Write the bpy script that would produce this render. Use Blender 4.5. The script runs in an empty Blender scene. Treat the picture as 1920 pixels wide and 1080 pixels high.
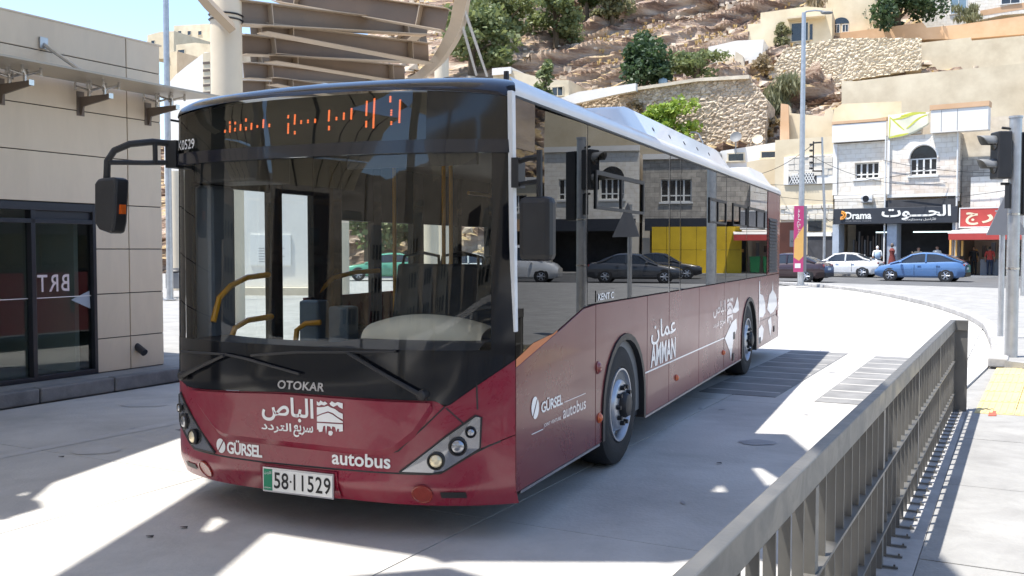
import bpy, bmesh, math, random
from math import sin, cos, tan, pi, radians as R, atan2, sqrt, floor
from mathutils import Vector, Matrix, noise as MN

scene = bpy.context.scene
C = scene.collection
random.seed(7)

# ------------------------------------------------------------------ camera
FPX, CAMH = 1786.0, 1.70            # focal length in pixels of a 1920 wide frame, eye height
PITCH = math.atan(73 / FPX)
cd = bpy.data.cameras.new('camera')
cam = bpy.data.objects.new('camera', cd)
C.objects.link(cam)
cd.sensor_width = 36.0
cd.lens = 36.0 * FPX / 1920.0
cd.clip_start = 0.05
cd.clip_end = 3000
cam.location = (0, 0, CAMH)
cam.rotation_euler = (pi / 2 - PITCH, 0, 0)
scene.camera = cam

# ------------------------------------------------------------------ sky, sun, exposure
SUN_EL, SUN_AZ = R(70), R(15)       # shadows fall to the right (+X), 15 degrees away from the viewer
w = bpy.data.worlds.new('World'); scene.world = w; w.use_nodes = True
nt = w.node_tree; nt.nodes.clear()
sky = nt.nodes.new('ShaderNodeTexSky'); sky.sky_type = 'NISHITA'; sky.sun_disc = False
sky.sun_elevation = SUN_EL
sky.sun_rotation = R(270) - SUN_AZ     # the sun stands to the left, a little behind the viewer
sky.altitude = 800; sky.air_density = 1.0; sky.dust_density = 1.2; sky.ozone_density = 1.0
bg = nt.nodes.new('ShaderNodeBackground'); bg.inputs[1].default_value = 0.15
wo = nt.nodes.new('ShaderNodeOutputWorld')
nt.links.new(sky.outputs[0], bg.inputs[0]); nt.links.new(bg.outputs[0], wo.inputs[0])
sd_ = bpy.data.lights.new('sun', 'SUN'); sd_.energy = 4.2; sd_.angle = R(0.53); sd_.color = (1.0, 0.955, 0.88)
sun = bpy.data.objects.new('sun', sd_); C.objects.link(sun)
SDIR = Vector((cos(SUN_AZ) * cos(SUN_EL), sin(SUN_AZ) * cos(SUN_EL), -sin(SUN_EL)))   # way the light travels
sun.rotation_euler = SDIR.to_track_quat('-Z', 'Y').to_euler()
sun.location = (-20, -5, 60)
scene.view_settings.view_transform = 'Standard'
scene.view_settings.look = 'None'
scene.view_settings.gamma = 1.0
scene.view_settings.exposure = 1.1
scene.view_settings.use_curve_mapping = False
scene.cycles.max_bounces = 8
scene.cycles.transparent_max_bounces = 24
scene.cycles.glossy_bounces = 4
scene.cycles.diffuse_bounces = 4
scene.cycles.caustics_reflective = False
scene.cycles.caustics_refractive = False
scene.cycles.sample_clamp_indirect = 6.0
scene.cycles.use_denoising = True

# ------------------------------------------------------------------ measuring helpers
def ray(u, v):
    x = (u - 960) / FPX; y = (540 - v) / FPX
    c, s = cos(PITCH), sin(PITCH)
    return Vector((x, c + s * y, -s + c * y))
def P(u, v, D):
    d = ray(u, v); return Vector((0, 0, CAMH)) + d * (D / d.y)
def G(u, v, z=0.0):
    d = ray(u, v); return Vector((0, 0, CAMH)) + d * ((z - CAMH) / d.z)
def on_plane(u, v, p0, n):
    d = ray(u, v); o = Vector((0, 0, CAMH))
    return o + d * ((p0 - o).dot(n) / d.dot(n))

# ------------------------------------------------------------------ mesh builder
class MB:
    def __init__(s): s.v = []; s.f = []; s.m = []
    def add(s, vs, fs, mi=0):
        o = len(s.v); s.v += [tuple(p) for p in vs]
        for f in fs: s.f.append(tuple(i + o for i in f)); s.m.append(mi)
        return s
    def box(s, x0, x1, y0, y1, z0, z1, mi=0):
        vs = [(x0,y0,z0),(x1,y0,z0),(x1,y1,z0),(x0,y1,z0),(x0,y0,z1),(x1,y0,z1),(x1,y1,z1),(x0,y1,z1)]
        return s.add(vs, [(0,3,2,1),(4,5,6,7),(0,1,5,4),(1,2,6,5),(2,3,7,6),(3,0,4,7)], mi)
    def prism(s, poly, a, b, axis='y', mi=0):
        # polygon in the plane across `axis`, extruded from a to b
        n = len(poly)
        def pt(p, t):
            if axis == 'y': return (p[0], t, p[1])
            if axis == 'x': return (t, p[0], p[1])
            return (p[0], p[1], t)
        vs = [pt(p, a) for p in poly] + [pt(p, b) for p in poly]
        fs = [tuple(range(n)), tuple(range(2 * n - 1, n - 1, -1))]
        for i in range(n):
            j = (i + 1) % n; fs.append((i, i + n, j + n, j))
        return s.add(vs, fs, mi)
    def slab(s, pts, off, mi=0):
        # 3D polygon thickened along vector off
        n = len(pts); off = Vector(off)
        vs = [Vector(p) for p in pts]; vs = vs + [p + off for p in vs]
        fs = [tuple(range(n)), tuple(range(2 * n - 1, n - 1, -1))]
        for i in range(n):
            j = (i + 1) % n; fs.append((i, i + n, j + n, j))
        return s.add(vs, fs, mi)
    def cyl(s, p0, p1, r0, r1=None, n=10, mi=0, caps=True):
        r1 = r0 if r1 is None else r1
        p0 = Vector(p0); p1 = Vector(p1); d = (p1 - p0).normalized()
        a = d.orthogonal().normalized(); b = d.cross(a)
        vs = []
        for p, r in ((p0, r0), (p1, r1)):
            for i in range(n):
                t = 2 * pi * i / n; vs.append(p + a * (r * cos(t)) + b * (r * sin(t)))
        fs = [(i, (i + 1) % n, (i + 1) % n + n, i + n) for i in range(n)]
        if caps: fs += [tuple(range(n - 1, -1, -1)), tuple(range(n, 2 * n))]
        return s.add(vs, fs, mi)
    def tube(s, path, r, n=8, mi=0):
        path = [Vector(p) for p in path]; rs = r if isinstance(r, (list, tuple)) else [r] * len(path)
        vs = []; ref = None
        for k, p in enumerate(path):
            d = (path[min(k + 1, len(path) - 1)] - path[max(k - 1, 0)]).normalized()
            if ref is None: ref = d.orthogonal().normalized()
            a = (ref - d * ref.dot(d)).normalized(); ref = a; b = d.cross(a)
            for i in range(n):
                t = 2 * pi * i / n; vs.append(p + a * (rs[k] * cos(t)) + b * (rs[k] * sin(t)))
        fs = []
        for k in range(len(path) - 1):
            for i in range(n):
                j = (i + 1) % n; fs.append((k*n+i, k*n+j, (k+1)*n+j, (k+1)*n+i))
        L = (len(path) - 1) * n
        fs += [tuple(range(n - 1, -1, -1)), tuple(range(L, L + n))]
        return s.add(vs, fs, mi)
    def lathe(s, prof, origin, axis, n=24, mi=0):
        # prof: (radius, along) pairs
        o = Vector(origin); d = Vector(axis).normalized(); a = d.orthogonal().normalized(); b = d.cross(a)
        vs = []
        for r, t in prof:
            for i in range(n):
                q = 2 * pi * i / n; vs.append(o + d * t + a * (r * cos(q)) + b * (r * sin(q)))
        fs = []
        for k in range(len(prof) - 1):
            for i in range(n):
                j = (i + 1) % n; fs.append((k*n+i, k*n+j, (k+1)*n+j, (k+1)*n+i))
        return s.add(vs, fs, mi)
    def grid(s, fn, nu, nv, mi=0):
        vs = [fn(i / nu, j / nv) for j in range(nv + 1) for i in range(nu + 1)]
        fs = [(j*(nu+1)+i, j*(nu+1)+i+1, (j+1)*(nu+1)+i+1, (j+1)*(nu+1)+i) for j in range(nv) for i in range(nu)]
        return s.add(vs, fs, mi)
    def ell(s, c, r, nu=12, nv=8, mi=0):
        c = Vector(c)
        return s.grid(lambda a, b: (c.x + r[0]*cos(2*pi*a)*sin(pi*b), c.y + r[1]*sin(2*pi*a)*sin(pi*b), c.z - r[2]*cos(pi*b)), nu, nv, mi)
    def xf(s, M):
        s.v = [tuple(M @ Vector(p)) for p in s.v]; return s
    def mesh(s, name, smooth=False):
        me = bpy.data.meshes.new(name); me.from_pydata(s.v, [], s.f); 
        if any(s.m): me.polygons.foreach_set('material_index', s.m)
        me.update()
        bm = bmesh.new(); bm.from_mesh(me); bmesh.ops.recalc_face_normals(bm, faces=bm.faces); bm.to_mesh(me); bm.free()
        if smooth: me.shade_smooth(); me.set_sharp_from_angle(angle=R(38))
        return me
    def build(s, name, mat, parent=None, smooth=False, bevel=0, solid=0):
        return link(name, s.mesh(name, smooth), mat, parent, bevel, solid)

def link(name, me, mat, parent=None, bevel=0, solid=0):
    mats = mat if isinstance(mat, (list, tuple)) else [mat]
    if not me.materials:
        for m in mats: me.materials.append(m)
    o = bpy.data.objects.new(name, me); C.objects.link(o)
    if parent is not None: o.parent = parent
    if solid:
        md = o.modifiers.new('thick', 'SOLIDIFY'); md.thickness = solid; md.offset = -1
    if bevel:
        md = o.modifiers.new('bevel', 'BEVEL'); md.width = bevel; md.segments = 2; md.limit_method = 'ANGLE'; md.angle_limit = R(40)
    return o
def tag(o, label, cat, group=None):
    o['label'] = label; o['category'] = cat
    if group: o['group'] = group
    return o
def thing(name, label, cat, loc=(0, 0, 0), rz=0.0, group=None):
    o = bpy.data.objects.new(name, None); C.objects.link(o)
    o.location = loc; o.rotation_euler = (0, 0, rz); o.empty_display_size = .2
    return tag(o, label, cat, group)
def struct(o, kind='structure'):
    o['kind'] = kind; return o
def copy_tree(o, parent=None):
    c = o.copy(); C.objects.link(c); c.parent = parent
    for ch in list(o.children): copy_tree(ch, c)
    return c

# ------------------------------------------------------------------ materials
def mat(name, col, rough=.6, metal=0.0, var=0.0, scale=3.0, bump=0.0, bscale=None, coat=0.0, col2=None, detail=6, emit=None, estr=0, spec=.5, stretch=None, sub=0, coords='pos', dust=0.0, dustcol=(.34, .29, .24), dscale=1.6):
    m = bpy.data.materials.new(name); m.use_nodes = True
    n = m.node_tree; b = n.nodes['Principled BSDF']; L = n.links
    b.inputs['Base Color'].default_value = (*col, 1); b.inputs['Roughness'].default_value = rough
    b.inputs['Metallic'].default_value = metal; b.inputs['Coat Weight'].default_value = coat
    b.inputs['Coat Roughness'].default_value = .04; b.inputs['Specular IOR Level'].default_value = spec
    if emit: b.inputs['Emission Color'].default_value = (*emit, 1); b.inputs['Emission Strength'].default_value = estr
    if var or bump or col2:
        g = n.nodes.new('ShaderNodeNewGeometry'); src = g.outputs['Position']
        if coords == 'obj':
            tc = n.nodes.new('ShaderNodeTexCoord'); src = tc.outputs['Object']
        mp = n.nodes.new('ShaderNodeMapping'); L.new(src, mp.inputs[0])
        if stretch: mp.inputs['Scale'].default_value = stretch
        src = mp.outputs[0]
    if var or col2:
        nz = n.nodes.new('ShaderNodeTexNoise'); nz.inputs['Scale'].default_value = scale; nz.inputs['Detail'].default_value = detail
        nz.inputs['Roughness'].default_value = .62
        L.new(src, nz.inputs['Vector'])
        r = n.nodes.new('ShaderNodeValToRGB'); r.color_ramp.elements[0].position = .32; r.color_ramp.elements[1].position = .68
        c2 = col2 if col2 else tuple(max(0, c * (1 + var)) for c in col)
        c1 = col if col2 else tuple(max(0, c * (1 - var)) for c in col)
        r.color_ramp.elements[0].color = (*c1, 1); r.color_ramp.elements[1].color = (*c2, 1)
        L.new(nz.outputs['Fac'], r.inputs[0]); L.new(r.outputs[0], b.inputs['Base Color'])
        # gloss is uneven where the colour is
        mr = n.nodes.new('ShaderNodeMapRange'); mr.inputs['To Min'].default_value = max(0.02, rough - .06); mr.inputs['To Max'].default_value = min(1, rough + .08)
        L.new(nz.outputs['Fac'], mr.inputs[0]); L.new(mr.outputs[0], b.inputs['Roughness'])
    if dust:
        # wind-blown dirt and wiped streaks with a shape of their own
        nd = n.nodes.new('ShaderNodeTexNoise'); nd.inputs['Scale'].default_value = dscale; nd.inputs['Detail'].default_value = 12; nd.inputs['Roughness'].default_value = .72; nd.inputs['Distortion'].default_value = .6
        L.new(src, nd.inputs['Vector'])
        rd = n.nodes.new('ShaderNodeMapRange'); rd.inputs['From Min'].default_value = .42; rd.inputs['From Max'].default_value = .72; rd.inputs['To Max'].default_value = dust; L.new(nd.outputs['Fac'], rd.inputs[0])
        mx_ = n.nodes.new('ShaderNodeMix'); mx_.data_type = 'RGBA'; mx_.inputs[7].default_value = (*dustcol, 1)
        L.new(rd.outputs[0], mx_.inputs[0]); L.new(r.outputs[0], mx_.inputs[6]); L.new(mx_.outputs[2], b.inputs['Base Color'])
        ra = n.nodes.new('ShaderNodeMath'); ra.operation = 'ADD'; L.new(mr.outputs[0], ra.inputs[0]); L.new(rd.outputs[0], ra.inputs[1]); L.new(ra.outputs[0], b.inputs['Roughness'])
    if bump:
        nb = n.nodes.new('ShaderNodeTexNoise'); nb.inputs['Scale'].default_value = bscale or scale * 6; nb.inputs['Detail'].default_value = 5
        L.new(src, nb.inputs['Vector'])
        bp = n.nodes.new('ShaderNodeBump'); bp.inputs['Strength'].default_value = bump; bp.inputs['Distance'].default_value = .02
        L.new(nb.outputs['Fac'], bp.inputs['Height']); L.new(bp.outputs[0], b.inputs['Normal'])
    return m
def glass(name, tint, ior=1.5, rough=0.0, refl=(1, 1, 1)):
    m = bpy.data.materials.new(name); m.use_nodes = True; n = m.node_tree; n.nodes.clear(); L = n.links
    t = n.nodes.new('ShaderNodeBsdfTransparent'); t.inputs[0].default_value = (*tint, 1)
    g = n.nodes.new('ShaderNodeBsdfGlossy'); g.inputs['Roughness'].default_value = rough; g.inputs['Color'].default_value = (*refl, 1)
    # reflectance of a clear pane, the same from both of its faces
    f0 = ((ior - 1) / (ior + 1)) ** 2
    ge = n.nodes.new('ShaderNodeNewGeometry'); dt = n.nodes.new('ShaderNodeVectorMath'); dt.operation = 'DOT_PRODUCT'
    L.new(ge.outputs['Normal'], dt.inputs[0]); L.new(ge.outputs['Incoming'], dt.inputs[1])
    def mth(op, a, b):
        k = n.nodes.new('ShaderNodeMath'); k.operation = op
        for i, q in enumerate((a, b)):
            if q is None: continue
            if isinstance(q, (int, float)): k.inputs[i].default_value = q
            else: L.new(q, k.inputs[i])
        return k.outputs[0]
    ab = mth('ABSOLUTE', dt.outputs['Value'], None); om = mth('SUBTRACT', 1.0, ab); p5 = mth('POWER', om, 5.0)
    fac = mth('ADD', mth('MULTIPLY', p5, 1 - f0), f0)
    mx = n.nodes.new('ShaderNodeMixShader'); o = n.nodes.new('ShaderNodeOutputMaterial')
    L.new(fac, mx.inputs[0]); L.new(t.outputs[0], mx.inputs[1]); L.new(g.outputs[0], mx.inputs[2]); L.new(mx.outputs[0], o.inputs[0])
    return m
def leafmat(name, c1, c2):
    m = mat(name, c1, .55, col2=c2, scale=1.3, detail=3)
    n = m.node_tree; b = n.nodes['Principled BSDF']
    t = n.nodes.new('ShaderNodeBsdfTranslucent'); t.inputs[0].default_value = (c2[0] * 1.2, c2[1] * 1.2, c2[2], 1)
    mx = n.nodes.new('ShaderNodeMixShader'); mx.inputs[0].default_value = .3
    o = n.nodes['Material Output']
    n.links.new(b.outputs[0], mx.inputs[1]); n.links.new(t.outputs[0], mx.inputs[2]); n.links.new(mx.outputs[0], o.inputs[0])
    return m

M = {}
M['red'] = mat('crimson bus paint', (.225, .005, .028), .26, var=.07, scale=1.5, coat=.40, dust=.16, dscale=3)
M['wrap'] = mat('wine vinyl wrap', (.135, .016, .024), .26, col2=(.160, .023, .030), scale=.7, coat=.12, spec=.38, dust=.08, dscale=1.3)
M['black'] = mat('gloss black panel', (.006, .007, .010), .10, coat=.25, var=.2, scale=2)
M['navy'] = mat('dark blue black roof cap', (.008, .010, .020), .18, coat=.4, var=.15, scale=2)
M['plastic'] = mat('matt black plastic', (.018, .018, .02), .5, var=.2, scale=9)
M['rubber'] = mat('tyre rubber', (.020, .020, .021), .8, var=.25, scale=14, bump=.2)
M['whitep'] = mat('white bus paint', (.72, .74, .76), .3, var=.05, scale=2, coat=.5)
M['vinyl'] = mat('white vinyl lettering', (.82, .82, .82), .3, var=.02, scale=5, coat=.6)
M['vinylpale'] = mat('pale pink vinyl print', (.74, .66, .66), .3, var=.03, scale=5, coat=.6)
M['chrome'] = mat('brushed silver', (.45, .45, .48), .3, 1.0, var=.1, scale=9)
M['silver'] = mat('silver wheel paint', (.46, .48, .52), .33, .7, var=.12, scale=7)
M['lampglass'] = mat('lamp reflector', (.36, .37, .40), .2, .9, var=.1, scale=30)
M['lampbowl'] = mat('warm clear lamp', (.85, .74, .52), .1, .4, var=.1, scale=30)
M['amber'] = mat('amber lens', (.62, .11, .015), .2, var=.1, scale=20, coat=.6)
M['redlens'] = mat('red lens', (.25, .03, .02), .2, var=.1, scale=20, coat=.6)
M['orangev'] = mat('orange vinyl', (.62, .16, .03), .35, var=.05, scale=3)
M['yellowpole'] = mat('yellow handrail', (.70, .33, .01), .35, var=.06, scale=5, coat=.4)
M['seat'] = mat('grey moulded seat', (.035, .045, .058), .55, var=.25, scale=8)
M['seatcloth'] = mat('dark seat cloth', (.03, .03, .036), .85, var=.3, scale=18)
M['postgrey'] = mat('blue grey post cover', (.13, .155, .19), .5, var=.08, scale=5)
M['ticket'] = mat('slate blue machine case', (.10, .15, .21), .4, var=.1, scale=6)
M['liner'] = mat('grey interior liner', (.16, .165, .17), .6, var=.08, scale=4)
M['linerdark'] = mat('dark interior liner', (.03, .032, .038), .6, var=.1, scale=4)
M['beige'] = mat('beige dash cover', (.62, .57, .45), .7, var=.06, scale=3, bump=.1)
M['windscreen'] = glass('windscreen glass', (.93, .95, .94), 1.60)
M['sideglass'] = glass('tinted side glass', (.12, .14, .14), 1.70, refl=(.95, .95, .95))
M['clearglass'] = glass('clear door glass', (.93, .96, .95), 1.45)
M['doorglass'] = glass('shop door glass', (.68, .74, .73), 1.6)
M['ledglass'] = glass('display cover glass', (.60, .62, .60), 1.66)
M['led'] = mat('lit led', (.5, .1, .03), .5, emit=(1.0, .20, .05), estr=.75)
M['ledback'] = mat('display board', (.016, .018, .016), .7, var=.1, scale=20)
M['plate'] = mat('number plate white', (.78, .78, .76), .4, var=.02, scale=10)
M['plategreen'] = mat('number plate green', (.0, .22, .11), .4, var=.02, scale=10)
M['ink'] = mat('black ink', (.012, .012, .014), .5, var=.05, scale=10)
M['cladding'] = mat('taupe cladding panel', (.70, .585, .445), .55, var=.05, scale=1.2, bump=.03, dust=.25, dustcol=(.48, .41, .33), dscale=2.2, stretch=(1, 1, .25))
M['claddark'] = mat('panel joint shadow gap', (.05, .045, .04), .9, var=.1, scale=5)
M['brown'] = mat('brown painted steel', (.115, .085, .068), .5, var=.1, scale=6)
M['dframe'] = mat('charcoal door frame', (.022, .024, .032), .35, var=.1, scale=6)
M['steel'] = mat('galvanised steel', (.46, .47, .48), .38, .75, var=.12, scale=6)
M['stainless'] = mat('stainless fitting', (.60, .58, .55), .25, .9, var=.1, scale=8)
M['fence'] = mat('grey champagne metal paint', (.172, .168, .158), .38, .5, var=.09, scale=5, dust=.25, dustcol=(.25, .24, .225), dscale=5)
M['concrete'] = mat('lane concrete', (.40, .39, .37), .74, col2=(.56, .545, .52), scale=.6, detail=12, bump=.25, bscale=34, dust=.42, dustcol=(.25, .245, .24), dscale=.9)
M['pave'] = mat('pavement concrete', (.25, .245, .235), .8, col2=(.34, .335, .32), scale=2.2, detail=9, bump=.25, bscale=50, dust=.4, dustcol=(.16, .155, .15), dscale=1.6)
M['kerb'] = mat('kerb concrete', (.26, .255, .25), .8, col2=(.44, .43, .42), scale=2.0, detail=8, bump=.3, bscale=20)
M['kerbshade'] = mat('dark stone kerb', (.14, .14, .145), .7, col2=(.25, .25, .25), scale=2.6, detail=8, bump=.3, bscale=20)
M['asphalt'] = mat('street asphalt', (.075, .077, .08), .85, col2=(.12, .12, .12), scale=.8, detail=9, bump=.3, bscale=40)
M['strip'] = mat('worn asphalt strip', (.15, .15, .15), .8, col2=(.25, .248, .245), scale=2.5, detail=9, bump=.3, bscale=40)
M['tactile'] = mat('yellow tactile paving', (.58, .47, .22), .7, var=.12, scale=3, bump=.1)
M['terracotta'] = mat('terracotta block', (.42, .10, .06), .7, var=.1, scale=6)
M['cream'] = mat('cream painted concrete', (.66, .57, .43), .65, var=.07, scale=.9, bump=.05)
M['creamsteel'] = mat('cream painted steel', (.44, .345, .245), .5, var=.07, scale=1.5)
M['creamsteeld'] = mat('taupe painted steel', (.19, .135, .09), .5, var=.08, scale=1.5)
M['fabric'] = mat('tensile roof membrane', (.62, .59, .52), .7, var=.04, scale=.5)
def _glow(m, col, f):
    n = m.node_tree; b = n.nodes['Principled BSDF']; t = n.nodes.new('ShaderNodeBsdfTranslucent'); t.inputs[0].default_value = (*col, 1)
    mx = n.nodes.new('ShaderNodeMixShader'); mx.inputs[0].default_value = f; o = n.nodes['Material Output']
    n.links.new(b.outputs[0], mx.inputs[1]); n.links.new(t.outputs[0], mx.inputs[2]); n.links.new(mx.outputs[0], o.inputs[0])
_glow(M['fabric'], (.74, .68, .56), .5)
M['rib'] = mat('membrane seam', (.10, .095, .09), .7, var=.1, scale=2)
M['dirt'] = mat('bare soil', (.14, .12, .085), .95, col2=(.24, .20, .15), scale=.3, detail=9, bump=.4, bscale=6)
M['stone'] = mat('pale limestone', (.52, .45, .35), .85, col2=(.70, .62, .50), scale=1.1, detail=9, bump=.5, bscale=5)
M['stonew'] = mat('white limestone', (.60, .55, .47), .8, col2=(.72, .67, .58), scale=.7, detail=9, bump=.3, bscale=6)
M['ochre'] = mat('ochre render', (.58, .48, .32), .85, col2=(.74, .64, .47), scale=.45, detail=9, bump=.2, bscale=4)
M['sand'] = mat('sand render', (.54, .46, .33), .85, col2=(.74, .66, .50), scale=.4, detail=9, bump=.2, bscale=4)
M['orangewall'] = mat('orange painted parapet', (.55, .34, .19), .8, col2=(.64, .43, .27), scale=.6, detail=8, bump=.15)
M['whitewash'] = mat('whitewashed wall', (.72, .70, .66), .8, col2=(.80, .78, .74), scale=.6, detail=8, bump=.15)
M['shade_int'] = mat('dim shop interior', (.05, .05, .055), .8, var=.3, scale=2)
M['win'] = mat('dark window pane', (.02, .024, .03), .08, var=.3, scale=1.5, spec=.8)
M['winframe'] = mat('white window frame', (.70, .70, .68), .5, var=.04, scale=4)
M['brownmetal'] = mat('brown corrugated shutter', (.13, .05, .035), .55, var=.15, scale=1.5)
M['sign'] = mat('charcoal sign board', (.030, .034, .044), .5, var=.1, scale=2)
M['signwhite'] = mat('white sign lettering', (.80, .79, .74), .5, var=.02, scale=4)
M['signgrey'] = mat('grey sign lettering', (.20, .20, .21), .5, var=.05, scale=4)
M['signred'] = mat('red sign board', (.46, .06, .05), .5, var=.08, scale=2)
M['signcream'] = mat('cream sign lettering', (.72, .62, .44), .5, var=.03, scale=4)
M['orangelogo'] = mat('orange logo', (.80, .34, .06), .5, var=.04, scale=4)
M['magenta'] = mat('magenta banner', (.50, .05, .17), .6, var=.04, scale=2)
M['banneryel'] = mat('yellow orange banner', (.75, .42, .12), .6, var=.06, scale=2)
M['lime'] = mat('lime green cloth', (.55, .56, .08), .8, var=.1, scale=3)
M['yellowhoard'] = mat('yellow hoarding', (.66, .44, .02), .6, var=.12, scale=.8)
M['bluetank'] = mat('pale blue tank', (.20, .30, .38), .5, var=.1, scale=3)
M['greenbin'] = mat('green bin', (.03, .22, .06), .5, var=.1, scale=3)
M['poster'] = mat('blue grey painted column', (.38, .43, .50), .6, var=.1, scale=3)
M['bark'] = mat('bark', (.10, .075, .05), .9, var=.3, scale=5, bump=.5)
M['skin'] = mat('skin', (.33, .19, .13), .6, var=.05, scale=9)
M['hair'] = mat('dark hair', (.015, .012, .01), .6, var=.2, scale=30)
# ------------------------------------------------------------------ lettering
AR = {'ا':(0xFE8D,0xFE8E,0,0),'أ':(0xFE83,0xFE84,0,0),'ل':(0xFEDD,0xFEDE,0xFEDF,0xFEE0),'ب':(0xFE8F,0xFE90,0xFE91,0xFE92),'ص':(0xFEB9,0xFEBA,0xFEBB,0xFEBC),
 'س':(0xFEB1,0xFEB2,0xFEB3,0xFEB4),'ر':(0xFEAD,0xFEAE,0,0),'ز':(0xFEAF,0xFEB0,0,0),'ي':(0xFEF1,0xFEF2,0xFEF3,0xFEF4),'ع':(0xFEC9,0xFECA,0xFECB,0xFECC),
 'ت':(0xFE95,0xFE96,0xFE97,0xFE98),'د':(0xFEA9,0xFEAA,0,0),'م':(0xFEE1,0xFEE2,0xFEE3,0xFEE4),'ن':(0xFEE5,0xFEE6,0xFEE7,0xFEE8),'ح':(0xFEA1,0xFEA2,0xFEA3,0xFEA4),
 'و':(0xFEED,0xFEEE,0,0),'ج':(0xFE9D,0xFE9E,0xFE9F,0xFEA0),'ه':(0xFEE9,0xFEEA,0xFEEB,0xFEEC),'ك':(0xFED9,0xFEDA,0xFEDB,0xFEDC),'ـ':(0x640,0x640,0x640,0x640)}
def arabic(word):
    out = []
    for i, ch in enumerate(word):
        if ch not in AR: out.append(ch); continue
        p = i > 0 and word[i-1] in AR and AR[word[i-1]][2]
        nx = i + 1 < len(word) and word[i+1] in AR and AR[ch][2]
        out.append(chr(AR[ch][3 if p and nx else 1 if p else 2 if nx else 0]))
    return ''.join(reversed(out))
def glyphs(body, bold=0.0, spacing=1.0, shear=0.0):
    c = bpy.data.curves.new('lettering', 'FONT'); c.body = body; c.offset = bold; c.space_character = spacing; c.resolution_u = 3; c.shear = shear
    o = bpy.data.objects.new('lettering', c); C.objects.link(o)
    bpy.context.view_layer.update()
    me = bpy.data.meshes.new_from_object(o.evaluated_get(bpy.context.evaluated_depsgraph_get()))
    vs = [(v.co.x, v.co.y) for v in me.vertices]; fs = [tuple(p.vertices) for p in me.polygons]
    bpy.data.objects.remove(o); bpy.data.curves.remove(c); bpy.data.meshes.remove(me)
    x0 = min(p[0] for p in vs); x1 = max(p[0] for p in vs); y0 = min(p[1] for p in vs); y1 = max(p[1] for p in vs)
    return [((p[0] - x0) / (x1 - x0), (p[1] - y0) / (y1 - y0)) for p in vs], fs
def lettering(name, body, fn, mt, parent, bold=0.0, spacing=1.0, shear=0.0, thick=0.0):
    # fn maps the unit square of the text to the surface it is printed on
    vs, fs = glyphs(body, bold, spacing, shear)
    me = bpy.data.meshes.new(name); me.from_pydata([tuple(fn(a, b)) for a, b in vs], [], fs); me.update()
    return link(name, me, mt, parent, solid=thick)
def rect(x0, x1, z0, z1, pos):
    return lambda a, b: pos(x0 + (x1 - x0) * a, z0 + (z1 - z0) * b)
# ------------------------------------------------------------------ the bus (local: x to its visible side, y to its rear, z up)
BUS_A = R(23.4)
bus = thing('city_bus', 'long crimson and black city bus standing in the concrete lane', 'bus', (-.352, 7.827, 0), -BUS_A)
BW = 1.27; FY = -2.0; RY = 9.0; WB = 6.03; FA = .15
PZ = [.2, .32, .85, 1.1, 2.2, 2.45, 2.60]; PD = [0, 0, 0, .01, .06, .075, .09]
def lerp_tab(z, X, Y):
    if z <= X[0]: return Y[0]
    for i in range(len(X) - 1):
        if z <= X[i+1]: return Y[i] + (Y[i+1] - Y[i]) * (z - X[i]) / (X[i+1] - X[i])
    return Y[-1]
def yf(x, z):
    t = min(1.0, abs(x) / BW)
    y = -2.33 + .33 * t ** 3.4 + lerp_tab(z, PZ, PD) * (1 - t ** 4) + (.06 * (.32 - z) / .12 if z < .32 else 0)
    return y + (.12 * ((t - .86) / .14) ** 2 if x < 0 and t > .86 else 0)
def front(off=0.0):
    return lambda x, z: (x, yf(x, z) - off, z)
def fpatch(mb, poly_fn, nu, nv, off=0.0, mi=0):
    # poly_fn(a,b) -> (x,z) on the front
    def fn(a, b):
        x, z = poly_fn(a, b); return (x, yf(x, z) - off, z)
    return mb.grid(fn, nu, nv, mi)
def band(zl, zh, x0=-BW, x1=BW):
    # strip of the front between two height curves
    def fn(a, b):
        x = x0 + (x1 - x0) * a
        l = zl(x) if callable(zl) else zl; h = zh(x) if callable(zh) else zh
        return x, l + (h - l) * b
    return fn
def crown(x): return .10 * (abs(x) / BW) ** 2.6
# lower edge of the black panel: it dips towards the lamps and sweeps up at the corners
def blackedge(x):
    return lerp_tab(x, [-1.27, -1.2, -.97, -.90, -.13, .88, .93, 1.10, 1.21, 1.27], [.92, .85, .80, .80, .835, .83, .79, .925, 1.01, 1.06])
def seam(x):
    return lerp_tab(x, [-1.27, -1.10, -.92, -.70, -.25, .66, .89, 1.11, 1.27], [.60, .52, .40, .395, .392, .402, .405, .55, .62])
m = MB(); fpatch(m, band(.21, seam), 60, 8)
def under(a, b):
    x = -BW + 2 * BW * a; return (x * (1 - .05 * b), yf(x, .21) + .25 * b * (1 - (abs(x) / BW) ** 4), .21)
m.grid(under, 60, 1)
bumper = m.build('bumper', M['red'], bus, True)
m = MB(); fpatch(m, band(lambda x: seam(x) + .006, lambda x: blackedge(x)), 80, 10)
front_panel = m.build('front_panel', M['red'], bus, True)
# raised flap in the middle with a lit lower lip
flap = [(-.925, .795), (-.64, .575), (-.56, .548), (.56, .537), (.64, .562), (.76, .66), (.86, .815)]
def flap_low(x): return lerp_tab(x, [p[0] for p in flap], [p[1] for p in flap])
m = MB()
def flapfn(a, b):
    x = -.925 + 1.785 * a; lo = flap_low(x); hi = blackedge(x) - .008; return x, lo + (hi - lo) * b
fpatch(m, flapfn, 70, 6, .030)
def lip(a, b):
    x = -.925 + 1.785 * a; z = flap_low(x); z2 = z - .040 * (1 - b)
    return (x, yf(x, z) - .030 * b, z2)
m.grid(lip, 70, 2)
fl = m.build('engine_flap', M['red'], bus, True)
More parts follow.
